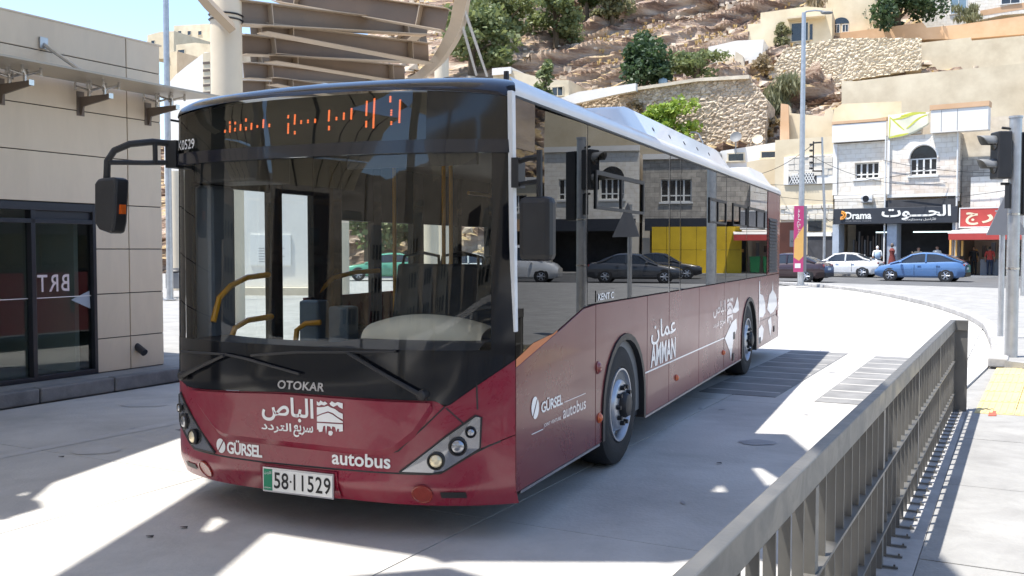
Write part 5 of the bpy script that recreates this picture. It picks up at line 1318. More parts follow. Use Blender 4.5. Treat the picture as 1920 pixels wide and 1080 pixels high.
# ------------------------------------------------------------------ trees
def tree(name, label, u, vb, vt, wpx, D, lm, n=1500, leaf=.28, shape='round', group=None, trunk=True, seed=1, lean=0, cat='tree'):
    rnd = random.Random(seed)
    if D is None: D = hillD(u, vb)
    p = P(u, vb, D); H = (vb - vt) / FPX * D; W = wpx / FPX * D
    t = thing(name, label, cat, p, 0, group)
    lobes = []
    for i in range(16 if shape == 'round' else 11):
        a = rnd.uniform(0, 2 * pi); rr = rnd.uniform(.05, .38) * W; hz = rnd.uniform(.16, .86) * H if shape != 'bush' else rnd.uniform(.15, .75) * H
        if shape == 'round': rr *= 1.15 - .7 * abs(hz / H - .42)
        if shape == 'tall': rr *= .6
        lobes.append((Vector((rr * cos(a) + lean * hz, rr * .8 * sin(a), hz)), W * rnd.uniform(.14, .27), H * rnd.uniform(.10, .20)))
    m = MB()
    if shape == 'round': n = int(n * 1.7)
    for i in range(n):
        c, rx, rz_ = rnd.choice(lobes)
        d = Vector((rnd.gauss(0, 1), rnd.gauss(0, 1), rnd.gauss(0, 1))).normalized() * (rnd.random() ** .45)
        q = c + Vector((d.x * rx, d.y * rx, d.z * rz_))
        if shape == 'weep': q.z -= rnd.random() ** 2 * .25 * H
        s_ = leaf * rnd.choice((.45, .7, .9, 1.1, 1.5)); a = Vector((rnd.gauss(0, 1), rnd.gauss(0, 1), rnd.gauss(0, .7))).normalized(); b = a.cross(Vector((rnd.gauss(0, 1), rnd.gauss(0, 1), rnd.gauss(0, 1)))).normalized()
        if shape == 'weep': a = (a * .4 + Vector((0, 0, -1))).normalized(); b = a.cross(Vector((rnd.gauss(0, 1), rnd.gauss(0, 1), 0))).normalized() * .45
        if shape == 'grass': a = (Vector((rnd.gauss(0, .35), rnd.gauss(0, .35), 1))).normalized(); b = a.cross(Vector((rnd.gauss(0, 1), rnd.gauss(0, 1), 0))).normalized() * .22; s_ *= 1.6
        m.add([q - a * s_ * .5, q + b * s_ * .34, q + a * s_ * .5, q - b * s_ * .34], [(0, 1, 2, 3)])
    m.build('crown', lm, t)
    if trunk:
        m = MB(); m.tube([(0, 0, -.4), (lean * H * .2, 0, H * .22), (lean * H * .5, 0, H * .5), (lean * H * .7, 0, H * .7)], [W * .045 + .05, W * .035 + .04, W * .022 + .03, .03], 7)
        for c, rx, rz_ in lobes[:6]: m.tube([(lean * H * .3, 0, H * .3), c * .6 + Vector((0, 0, H * .12)), c], [W * .02 + .03, .05, .02], 5)
        m.build('trunk', M['bark'], t, True)
    return t
LM = {'green': leafmat('mid green leaf', (.085, .120, .045), (.215, .255, .115)), 'dark': leafmat('dark fig leaf', (.018, .042, .016), (.07, .12, .055)), 'lime': leafmat('fresh lime leaf', (.13, .22, .02), (.30, .40, .07)),
      'olive': leafmat('grey olive leaf', (.12, .13, .06), (.24, .24, .14)), 'dry': leafmat('dry twig', (.20, .15, .09), (.34, .27, .17)), 'pine': leafmat('deep pine', (.035, .065, .025), (.10, .15, .06))}
HT = 'trees on the hillside'
tree('hillside_tree', 'broad green tree at the left end of the hill above the bus nose', 885, 135, 10, 165, None, LM['green'], 2600, .5, seed=3, group=HT)
tree('hillside_tree', 'green tree on the hill crest just right of the curved canopy beam', 945, 80, -22, 150, None, LM['green'], 2200, .5, seed=4, group=HT)
tree('hillside_tree', 'dark tree at the very top behind the leftmost green trees', 900, 45, -60, 150, None, LM['pine'], 1800, .55, seed=5, group=HT)
tree('hillside_tree', 'tall bright green tree in the middle of the hill crest', 1042, 84, -50, 125, None, LM['green'], 2600, .45, seed=6, group=HT)
tree('hillside_tree', 'small dark green tree on the crest right of the bright one', 1100, 34, -40, 100, None, LM['pine'], 1500, .45, seed=7, group=HT)
tree('hillside_tree', 'grey green bushy tree on the crest above the dry grass', 1148, 50, -30, 90, None, LM['olive'], 1500, .42, seed=8, group=HT)
tree('slim_tree', 'slim drooping green tree growing in front of the sand coloured house', 1020, 214, 104, 62, 81, LM['green'], 1500, .38, 'tall', seed=9)
tree('fig_tree', 'large dark fig tree on the terrace above the retaining wall', 1210, 170, 54, 130, 86, LM['dark'], 3000, .40, seed=10)
tree('terrace_bush', 'rounded green bush beside the white house steps', 1306, 150, 86, 120, 86, LM['green'], 2200, .32, 'bush', seed=11)
tree('pepper_tree', 'bright lime green drooping tree over the bus roof', 1250, 290, 180, 125, None, LM['lime'], 2600, .34, 'round', seed=12)
tree('broom_shrub', 'large grey green wispy shrub on the slope beside the street lamp', 1463, 222, 138, 104, None, LM['olive'], 3200, .5, 'grass', trunk=False, seed=13, cat='shrub')
tree('climbing_plant', 'climbing plant against the yellow house wall', 1466, 92, 36, 36, 99.5, LM['olive'], 900, .3, seed=14, cat='plant')
tree('palm_thatch', 'dry brown tuft above the yellow house porch', 1525, 28, -14, 44, 100, LM['dry'], 700, .5, 'grass', trunk=False, seed=15, cat='plant')
tree('dark_tree', 'big dark tree spilling over the long orange parapet', 1682, 92, -80, 170, 100.5, LM['dark'], 6000, .42, 'bush', seed=16)
tree('dry_bush', 'pale dry bush on top of the orange parapet by the stone house', 1812, 48, 12, 62, 98.5, LM['olive'], 1200, .4, 'grass', trunk=False, seed=17, cat='bush')
tree('dry_bush', 'brown dry scrub on the slope left of the pale rubble wall', 1432, 140, 96, 52, None, LM['dry'], 900, .4, 'bush', trunk=False, seed=18, cat='bush')
tree('dry_bush', 'dead grey scrub below the rubble retaining wall over the bus roof', 1312, 262, 200, 60, None, LM['dry'], 1100, .4, 'bush', trunk=False, seed=19, cat='bush')
tree('dry_bush', 'brown scrub beside the ruined wall pier', 1442, 262, 210, 50, None, LM['dry'], 800, .4, 'bush', trunk=False, seed=20, cat='bush')
tree('dry_bush', 'dry scrub hanging on the left part of the rubble retaining wall', 1190, 230, 185, 60, 82.5, LM['dry'], 800, .35, 'bush', trunk=False, seed=21, cat='bush')
tree('white_shrub', 'small leafy shrub against the beige retaining wall at far right', 1888, 200, 166, 50, 81, LM['olive'], 700, .3, 'bush', trunk=False, seed=22, cat='shrub')

# ------------------------------------------------------------------ left background
pblock('white_tent_wall', 'bright white sloping wall between the station building and the column', 'wall', [(308, 345), (308, 165), (330, 140), (352, 122), (384, 98), (394, 98), (394, 345)], 72, 12, M['whitewash'])
t, c = pblock('louvred_tower', 'narrow grey tower with slats beside the round column', 'tower', [(380, 200), (380, 100), (394, 98), (394, 200)], 66, 2, M['sand'])
for i in range(6): MB().box(LX(t, 381, 100)[0], LX(t, 393, 100)[0], -.06, .0, LX(t, 387, 190 - i * 14)[1], LX(t, 387, 186 - i * 14)[1]).build('slat', M['brown'], t)
hh = [('tall cream apartment block far off beside the lamp post', [(326, 120), (326, 48), (400, 44), (400, 120)], 190, 'sand', ((334, 58, 340, 66), (352, 58, 358, 66), (372, 58, 378, 66), (334, 76, 340, 84), (352, 76, 358, 84))),
      ('low tan house with red awning far off beside the lamp post', [(276, 110), (276, 66), (298, 60), (326, 58), (326, 110)], 175, 'ochre', ((284, 76, 290, 84), (310, 66, 316, 74))),
      ('cream house with blue window in front of the apartment block', [(330, 140), (330, 84), (366, 80), (400, 84), (400, 140)], 150, 'sand', ((334, 93, 346, 103),)),
      ('tan house partly hidden behind the lamp post', [(308, 160), (308, 100), (332, 96), (332, 160)], 140, 'ochre', ((312, 108, 318, 116),))]
for lab, pts, D, mt, wins in hh:
    t, c = pblock('distant_house', lab, 'house', pts, D, 14, M[mt], 'far houses')
    for a in wins: hole(t, c, *a, D, False, bars=1)
m = MB(); m.grid(lambda a, b: (-230 + 200 * a, 120 + 130 * b, -2 + b * 34 * min(1, 2.4 * (1 - a)) + 3 * MN.noise(Vector((a * 9, b * 9, 0)))), 40, 30)
struct(m.build('far_hill', M['dirt'], None, True))
# wall with a notice panel seen through the bus windows
t, c = pblock('concrete_wall', 'stained beige concrete wall with a notice panel seen through the windscreen', 'wall', [(356, 556), (356, 320), (596, 320), (596, 556)], 36, .5, M['whitewash'], yaw=0)
MB().box(P(470, 500, 36).x - c.x, P(546, 500, 36).x - c.x, -.04, 0, P(470, 498, 36).z - c.z, P(470, 440, 36).z - c.z).build('notice_panel', M['plate'], t)
for i in range(6): MB().box(P(486, 500, 36).x - c.x, P(534 - 6 * (i % 3), 500, 36).x - c.x, -.043, -.039, P(470, 466 + i * 5, 36).z - c.z, P(470, 465 + i * 5, 36).z - c.z).build('notice_line', M['signgrey'], t)
MB().box(P(350, 556, 35.6).x - c.x, P(600, 556, 35.6).x - c.x, -.5, 0, .0, .35).build('plinth', M['stone'], t)
t = thing('litter_bin', 'grey box bin with a black bag beside the lamp post', 'bin', G(332, 556))
MB().box(-.30, .30, -.3, .3, .30, .86).build('bin_body', M['liner'], t, False, .02)
m = MB(); m.ell((0, 0, .90), (.36, .33, .12), 14, 8); m.build('bin_bag', M['plastic'], t, True)
for x in (-.24, .24): MB().box(x - .03, x + .03, -.2, .2, 0, .3).build('leg', M['liner'], t)
for u, v, D, w_, sd2 in ((690, 478, 58, 150, 31), (590, 470, 62, 120, 32), (770, 476, 66, 120, 33), (348, 480, 66, 60, 34), (650, 474, 75, 160, 35)):
    tree('street_tree', ['leafy street tree seen through the middle of the windscreen', 'leafy street tree behind the concrete wall', 'leafy street tree seen through the right of the windscreen', 'leafy street tree beside the left edge of the bus', 'large street tree far behind the bus'][sd2 - 31], u, v, v - 150, w_, D, LM['green'], 1500, .4, seed=sd2, group='street trees behind the bus')
col(640, 34, .28, 5.0); col(806, 30, .28, 5.0)
# ------------------------------------------------------------------ shop building across the street (frame S)
def fs(u, v, off=0.0):
    p = on_plane(u, v, street(0, off), SN); return (p - S0).dot(SE), p.z
def wall_with_holes(x0, x1, z0, z1, holes, y0, y1):
    xs = sorted(set([x0, x1] + [min(max(h[i], x0), x1) for h in holes for i in (0, 1)])); m = MB()
    for a, b in zip(xs[:-1], xs[1:]):
        hs = sorted([(h[2], h[3]) for h in holes if h[0] < (a + b) / 2 < h[1]]); z = z0
        for l, h in hs:
            if l > z: m.box(a, b, y0, y1, z, l)
            z = max(z, h)
        if z < z1: m.box(a, b, y0, y1, z, z1)
    return m
def window(par, x0, x1, z0, z1, y, n=4, sill=True, split=.28):
    fr = MB(); e = .07
    fr.box(x0, x0 + e, y, y + .08, z0, z1); fr.box(x1 - e, x1, y, y + .08, z0, z1); fr.box(x0 + e, x1 - e, y, y + .08, z0, z0 + e); fr.box(x0 + e, x1 - e, y, y + .08, z1 - e, z1)
    for i in range(1, n): xx = x0 + (x1 - x0) * i / n; fr.box(xx - .05, xx + .05, y + .004, y + .076, z0 + e, z1 - e)
    if split: zz = z0 + (z1 - z0) * split; fr.box(x0 + e, x1 - e, y + .008, y + .07, zz - .04, zz + .04)
    if sill: fr.box(x0 - .1, x1 + .1, y - .25, y + .05, z0 - .12, z0 - .002)
    o = fr.build('window', M['winframe'], par)
    MB().box(x0 + e, x1 - e, y + .04, y + .05, z0 + e, z1 - e).build('pane', M['win'], o)
    return o
shop = thing('shop_building', 'white stone shop building with an arched upper window and dark shop sign', 'building', S0, -SA)
H = lambda u, v, off=0: fs(u, v, off)
sz1c = fs(1680, 389, -1.2)[1] + .1
xL = 0.0; xR = H(1797, 400)[0]; zT = H(1680, 225)[1]
zFloor = H(1680, 377)[1]          # underside of the upper storey
# left bay
lx0, lx1 = H(1567, 300)[0], H(1663, 300)[0]
w1 = (H(1603, 300)[0], H(1648, 300)[0], H(1603, 336)[1], H(1603, 306)[1])
wall_with_holes(lx0, lx1, H(1600, 365)[1], H(1600, 268)[1], [w1], .0, .35).build('bay_wall', M['ashlar'], shop)
window(shop, *w1, .16)
MB().box(lx0 - .15, lx1, -.35, .30, H(1600, 266)[1], H(1600, 233)[1]).build('cornice_band', M['whitewash'], shop)
MB().box(lx0 - .18, lx1 + .02, -.38, .32, H(1600, 232)[1], H(1600, 227)[1]).build('orange_coping', M['orangewall'], shop)
MB().box(lx0 - .15, lx0 + .12, -.10, .30, H(1600, 365)[1], H(1600, 268)[1]).build('corner_strip', M['whitewash'], shop)
MB().box(lx0 - .05, lx1, -.12, .30, H(1600, 372)[1], H(1600, 366)[1]).build('ledge', M['whitewash'], shop)
# middle bay, standing forward, with the arch
mx0, mx1 = H(1664, 300, -.9)[0], H(1798, 300, -.9)[0]
aw = (H(1706, 300, -.9)[0], H(1757, 300, -.9)[0], H(1720, 329, -.9)[1], H(1720, 297, -.9)[1])
ac_ = (aw[0] + aw[1]) / 2; ar = (aw[1] - aw[0]) / 2
zb0, zb1 = H(1720, 363, -.9)[1], H(1720, 253, -.9)[1]
wall_with_holes(mx0, mx1, zb0, aw[3], [aw], -.9, -.55).build('bay_wall', M['ashlarpink'], shop)
poly = [(mx0, aw[3] + .001), (aw[0], aw[3] + .001)] + [(ac_ - ar * cos(pi * i / 16), aw[3] + .001 + ar * sin(pi * i / 16)) for i in range(1, 16)] + [(aw[1], aw[3] + .001), (mx1, aw[3] + .001), (mx1, zb1), (mx0, zb1)]
MB().prism(poly, -.9, -.55).build('arch_wall', M['ashlar'], shop)
window(shop, *aw, -.74)
MB().prism([(ac_ + ar * cos(pi * i / 16), aw[3] + ar * sin(pi * i / 16)) for i in range(17)], -.74, -.70).build('fanlight', M['win'], shop)
m = MB(); m.tube([(ac_ + (ar + .06) * cos(pi * i / 16), -.92, aw[3] + (ar + .06) * sin(pi * i / 16)) for i in range(17)], .07, 6); m.build('arch_moulding', M['whitewash'], shop, True)
MB().box(mx0, mx1, -.9, -.3, H(1720, 369, -.9)[1], zb0 - .002).build('ledge', M['whitewash'], shop)
MB().box(mx0 + .02, mx0 + .16, -1.05, -.905, zb0, zb1).build('corner_strip', M['whitewash'], shop)
MB().box(mx0, mx0 + .30, -.55, .30, zb0, zb1).build('bay_side', M['ashlarpink'], shop)
MB().box(mx1 - .35, mx1, -.55, 2.5, zb0, zb1).build('bay_side', M['ashlargrey'], shop)
tz0, tz1 = H(1720, 251, -.9)[1], H(1780, 214, -.9)[1]
MB().box(mx0 - .1, mx0 + 1.95, -1.0, -.5, tz0, tz1 - .15).build('cornice_band', M['stone'], shop)
MB().box(H(1748, 230, -.9)[0], mx1 + 1.6, -1.35, -.5, tz0 - .05, tz1 + .25).build('cornice_band', M['whitewash'], shop)
MB().box(H(1746, 230, -.9)[0], mx1 + 1.65, -1.4, -.5, tz1 + .255, tz1 + .55).build('orange_coping', M['orangewall'], shop)
for u in (1795, 1765): 
    x = H(u, 230, -1.35)[0]; MB().box(x - .015, x + .015, -1.356, -1.351, tz0, tz1 + .2).build('joint', M['signgrey'], shop)
# cloth hanging off the parapet
def cloth(a, b):
    x = mx0 + .05 + 2.35 * a; return (x, -1.06 - .05 * sin(a * 9 + b * 3), (tz0 - .25 + .75 * a * a) + (tz1 + .22 - (tz0 - .25 + .75 * a * a)) * b + .03 * sin(a * 7 + b * 4))
m = MB(); m.grid(cloth, 16, 8); cl = m.build('hanging_cloth', mat('pale cloth', (.74, .72, .55), .9, var=.05, scale=3), shop, True, solid=.004)
for (a0, b0, a1, b1) in ((.02, .95, .40, .30), (.30, .92, .92, .97), (.10, .80, .75, .92), (.45, .35, .95, .80), (.03, .06, .03, .9), (.04, .06, .5, .10)):
    m = MB(); pts = []
    for i in range(9):
        q = i / 8; aa, bb = a0 + (a1 - a0) * q, b0 + (b1 - b0) * q; p = cloth(aa, bb); wd = .07 * sin(pi * (.15 + .7 * q))
        pts += [(p[0], p[1] - .012, p[2] - wd), (p[0] + (wd if a0 == a1 else 0), p[1] - .012, p[2] + wd)]
    m.add(pts, [(2*i, 2*i+1, 2*i+3, 2*i+2) for i in range(8)]); m.build('lime_stripe', M['lime'], cl)
# right recess behind the signal head
MB().box(mx1, mx1 + 4.2, .6, 1.0, zb0 - .3, tz0).build('recess_wall', M['ashlargrey'], shop)
MB().box(mx1 + .6, mx1 + 4.2, -.5, .6, zb0 - 1.2, zb0 + .9).build('balcony_wall', M['ashlar'], shop)
window(shop, mx1 + 1.6, mx1 + 2.5, zb0 + 1.5, zb0 + 2.4, .52, 2, False)
MB().box(-.1, mx1 + 4.2, .35, 9, sz1c, zT - .2).build('core', M['stone'], shop)
MB().box(-.1, mx1 + 4.2, 3.2, 9, 0, sz1c - .01).build('core', M['stone'], shop)
# ground floor: piers, dark shop interiors, sign
sg0, sg1 = H(1563, 418, -1.2), H(1796, 418, -1.2)
sz0, sz1 = H(1680, 419, -1.2)[1], H(1680, 389, -1.2)[1]
MB().box(sg0[0], sg1[0], -1.3, -1.18, sz0, sz1).build('sign_board', M['sign'], shop, False, .02)
sgn = shop.children[-1]
sf = lambda x, z: (x, -1.325, z)
X = lambda u: H(u, 400, -1.32)[0]
Zs = lambda u, v: H(u, v, -1.32)[1]
lettering('lettering', 'Drama', rect(X(1585), X(1634), Zs(1610, 411), Zs(1610, 397), sf), M['signwhite'], sgn, .03)
lettering('lettering', 'FOR SISHA TASTE', rect(X(1586), X(1634), Zs(1610, 416), Zs(1610, 413), sf), M['signgrey'], sgn, .01)
lettering('lettering', arabic('الحـــوت'), rect(X(1653), X(1783), Zs(1718, 412), Zs(1718, 385), sf), M['signwhite'], sgn, .025)
lettering('lettering', arabic('للأراجيل ومستلزماتها'.split(' ')[1]) + ' ' + arabic('للأراجيل'), rect(X(1694), X(1755), Zs(1724, 414), Zs(1724, 407.5), sf), M['signwhite'], sgn, .0)
m = MB(); 
for k, rr in ((0, .30), (1, .17)): m.tube([(X(1577) + rr * cos(q * .35 - 1.7), -1.33, Zs(1577, 404) + rr * .8 * sin(q * .35 - 1.7)) for q in range(10)], .05, 6)
m.build('sign_logo', M['orangelogo'], sgn)
pierz = sz0
for u0, u1 in ((1568, 1580), (1669, 1687), (1790, 1800)):
    MB().box(H(u0, 480)[0], H(u1, 480)[0], -.9, .3, .15, pierz).build('pier', M['poster'], shop)
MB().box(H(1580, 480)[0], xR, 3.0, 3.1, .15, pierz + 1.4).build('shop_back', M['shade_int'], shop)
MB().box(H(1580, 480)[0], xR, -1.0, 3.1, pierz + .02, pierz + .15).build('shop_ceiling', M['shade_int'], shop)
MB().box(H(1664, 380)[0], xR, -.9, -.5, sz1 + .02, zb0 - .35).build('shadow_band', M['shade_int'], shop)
MB().box(0, H(1663, 380)[0], -.2, .3, sz1 - .2, H(1600, 373)[1]).build('block_course', M['ashlar'], shop)
for i in range(14):
    x = H(1584, 480)[0] + i * .18; MB().box(x, x + .10, 1.8, 1.95, 1.3, 1.3 + random.uniform(.9, 1.6)).build('hanging_goods', M['brown' if i % 2 else 'signgrey'], shop)
for u0, u1 in ((1640, 1668), (1710, 1785)):
    MB().box(H(u0, 480)[0], H(u1, 480)[0], .2, .26, pierz - .55, pierz - .47).build('shop_light', mat('shop tube light', (.7, .8, .8), .4, emit=(.8, 1, 1), estr=.8), shop)
for u, v in ((1625, 372), (1786, 369)):
    x, z = H(u, v + 8, -.5); o = MB().box(x - .35, x + .35, -.55, -.2, z, z + .5).build('air_conditioner', M['winframe'], shop, False, .03)
    MB().lathe([(.2, 0), (.2, .01), (0, .012)], (x - .05, -.55, z + .25), (0, -1, 0), 16).build('fan_grille', M['ink'], o)
# poster in a red dress hung on the pier
mannequin_at = street(H(1681, 480)[0], -1.15, .15)
# neighbouring shop on the right: red sign, awning
nb = thing('corner_shop', 'shop with a red sign and a white and red awning at the right', 'building', street(xR + .15, 0), -SA)
nx = lambda u, v, off=-1.6: H(u, v, off)[0] - xR - .15
w2 = 7.5
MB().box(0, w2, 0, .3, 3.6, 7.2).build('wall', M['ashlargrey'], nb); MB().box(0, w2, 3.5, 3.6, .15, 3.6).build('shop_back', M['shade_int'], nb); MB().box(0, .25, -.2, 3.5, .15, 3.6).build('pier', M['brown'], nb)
za, zb_ = H(1830, 425, -1.6)[1], H(1830, 391, -1.6)[1]
x0_ = nx(1801, 405)
o = MB().box(x0_, x0_ + 4.6, -1.7, -1.5, za, zb_).build('sign_board', M['signred'], nb)
fr = MB(); fr.box(x0_ - .06, x0_ + 4.6, -1.72, -1.5, zb_, zb_ + .06); fr.box(x0_ - .06, x0_ + 4.6, -1.72, -1.5, za - .06, za); fr.box(x0_ - .06, x0_ - .001, -1.72, -1.5, za, zb_); fr.build('sign_frame', M['winframe'], o)
MB().add([(x0_ + 1.75, -1.705, za), (x0_ + 4.6, -1.705, za), (x0_ + 4.6, -1.705, zb_), (x0_ + 2.3, -1.705, zb_)], [(0, 1, 2, 3)]).build('sign_field', M['signgrey'], o)
lettering('lettering', arabic('ج'), rect(x0_ + .30, x0_ + .98, za + .10, zb_ - .22, lambda x, z: (x, -1.712, z)), M['signcream'], o, .03)
lettering('lettering', arabic('ر'), rect(x0_ + 1.15, x0_ + 1.75, za + .20, zb_ - .35, lambda x, z: (x, -1.712, z)), M['signcream'], o, .03)
zc = H(1830, 432, -1.9)[1]
MB().slab([(x0_ - .5, -2.6, zc - .18), (x0_ + 5, -2.6, zc - .18), (x0_ + 5, -.2, zc + .10), (x0_ - .5, -.2, zc + .10)], (0, 0, .05)).build('awning', M['whitewash'], nb)
MB().box(x0_ - .45, x0_ + 5, -2.62, -2.58, zc - .55, zc - .19).build('valance', M['signred'], nb)
for i in range(12): MB().box(.5 + i * .5, .72 + i * .5, 1.2, 1.5, .9 + (i % 3) * .3, 1.7 + (i % 4) * .2).build('hanging_goods', [M['banneryel'], M['brown'], M['signgrey'], M['ochre']][i % 4], nb)
for i in range(5):
    MB().box(-.35 + i * .16, -.24 + i * .16, -1.5, -1.4, 1.3, 2.6 - .1 * i).build('hanging_goods', M['banneryel'] if i % 2 == 0 else M['brown'], nb)
MB().box(1.2, 2.4, -.6, .4, .15, 1.1).build('counter', M['signgrey'], nb)
# house left of the shop: lattice window, stone blocks, brown shutter
lh = thing('lattice_house', 'cream house with a lattice window and a brown corrugated shutter', 'house', street(-9.5, 0), -SA)
ln = lambda u, v, off=0: (H(u, v, off)[0] + 9.5, H(u, v, off)[1])
zl = lambda v: H(1520, v)[1]
MB().box(ln(1452, 300)[0], 9.3, .1, 8, .15, zl(258)).build('wall', M['ochre'], lh)
MB().box(ln(1470, 300)[0], 9.3, -.02, .098, zl(345), zl(292)).build('render_band', M['whitewash'], lh)
a = ln(1480, 345); b = ln(1520, 330)
la = MB()
for i in range(9):
    x = a[0] + (b[0] - a[0]) * i / 8; la.slab([(x - .03, -.05, a[1]), (x + .03, -.05, a[1]), (x + .38, -.05, b[1] + .2), (x + .32, -.05, b[1] + .2)], (0, .03, 0)); la.slab([(x + .32, -.08, a[1]), (x + .38, -.08, a[1]), (x + .03, -.08, b[1] + .2), (x - .03, -.08, b[1] + .2)], (0, .03, 0))
la.build('lattice', M['winframe'], lh)
MB().box(a[0] - .05, b[0] + .4, -.035, -.021, a[1], b[1] + .2).build('lattice_opening', M['shade_int'], lh)
rnd = random.Random(5)
def blocks(par, x0, x1, z0, z1, bh, y, mt):
    z = z0; r_ = 0
    while z < z1 - .05:
        x = x0 - (r_ % 2) * .25
        while x < x1:
            L_ = rnd.uniform(.42, .75); a_ = max(x, x0); b_ = min(x + L_, x1)
            if b_ - a_ > .1: MB().box(a_ + .012, b_ - .012, y - rnd.uniform(.02, .09), y + .05, z + .012, min(z + bh, z1) - .012).build('stone_block', M[mt], par, False, .02)
            x += L_
        z += bh; r_ += 1
blocks(lh, ln(1462, 400)[0], ln(1562, 400)[0], zl(412), zl(384), .36, .1, 'stonew')
blocks(lh, ln(1478, 300)[0], ln(1562, 300)[0], zl(330), zl(292), .40, .0, 'stonew')
MB().box(ln(1515, 440)[0], ln(1540, 440)[0], -.04, .098, zl(434), zl(414)).build('window', M['win'], lh)
MB().box(ln(1512, 440)[0], ln(1560, 440)[0], -.10, .098, zl(443), zl(436)).build('lintel', M['whitewash'], lh)
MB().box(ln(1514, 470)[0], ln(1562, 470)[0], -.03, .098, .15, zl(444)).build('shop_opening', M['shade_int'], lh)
m = MB(); x0_ = ln(1455, 450)[0]; x1_ = ln(1489, 450)[0]; nn_ = 22
for i in range(nn_):
    xa = x0_ + (x1_ - x0_) * i / nn_; xb = x0_ + (x1_ - x0_) * (i + .55) / nn_; m.box(xa, xb, -.08, -.02, .15, zl(416))
m.box(x0_, x1_, -.02, .098, .15, zl(416)); m.build('corrugated_shutter', M['brownmetal'], lh)
# small notice on a post in front
np_ = pole('notice_board', 'small grey notice board on a post in front of the lattice house', 'sign', street(-1.9, -2.2, .15), 2.6, .04, .04, M['steel'])
MB().box(-.35, .35, -.06, -.04, 1.7, 2.75).build('board', M['signgrey'], np_); lettering('lettering', arabic('عمان'), rect(-.26, .26, 2.0, 2.3, lambda x, z: (x, -.064, z)), M['ink'], np_)
# utility pole
up = thing('utility_pole', 'rusty utility pole with insulators between the shop and lattice house', 'utility pole', P(1545, 490, 58.5) * 1.0)
up.location.z = .15
zt = P(1538, 262, 58.5).z
m = MB(); m.tube([(0, 0, 0), (0, 0, zt * .45), (-.12, 0, zt * .7), (-.22, 0, zt)], [.09, .085, .075, .06], 8); m.build('shaft', M['steel'], up, True)
m = MB(); m.tube([(-.22, 0, zt - .3), (-.78, 0, zt - .35)], .05, 6); m.tube([(-.74, 0, zt - .25), (-.74, 0, zt - 2.1)], .04, 6); m.tube([(-.12, 0, zt - 2.05), (-.78, 0, zt - 2.05)], .05, 6)
m.build('bracket', M['plastic'], up, True)
for i in range(5): MB().lathe([(.03, -.2), (.09, -.16), (.04, -.12), (.09, -.06), (.03, 0)], (-.78, 0, zt - .45 - i * .36), (1, 0, 0), 8).build('insulator', M['plastic'], up, True)
def wire(a, b, sag, nm='cable', lab=''):
    a, b = Vector(a), Vector(b); m = MB(); m.tube([a.lerp(b, t / 14) - Vector((0, 0, sag * 4 * (t / 14) * (1 - t / 14))) for t in range(15)], .018, 4)
    return tag(m.build(nm, M['plastic']), lab, 'cable')
ub = Vector(up.location)
wire(ub + Vector((-.74, 0, zt - .4)), P(1380, 330, 70), .6, lab='overhead cable running left from the utility pole')
wire(ub + Vector((-.2, 0, zt * .5)), street(.3, -.4, sz1 + .1), .9, lab='slack cable from the utility pole to the shop sign')
wire(ub + Vector((-.74, 0, zt - 1.2)), street(xR - .5, -1.0, zb0 + .6), .7, lab='thin cable from the utility pole across the shop front')

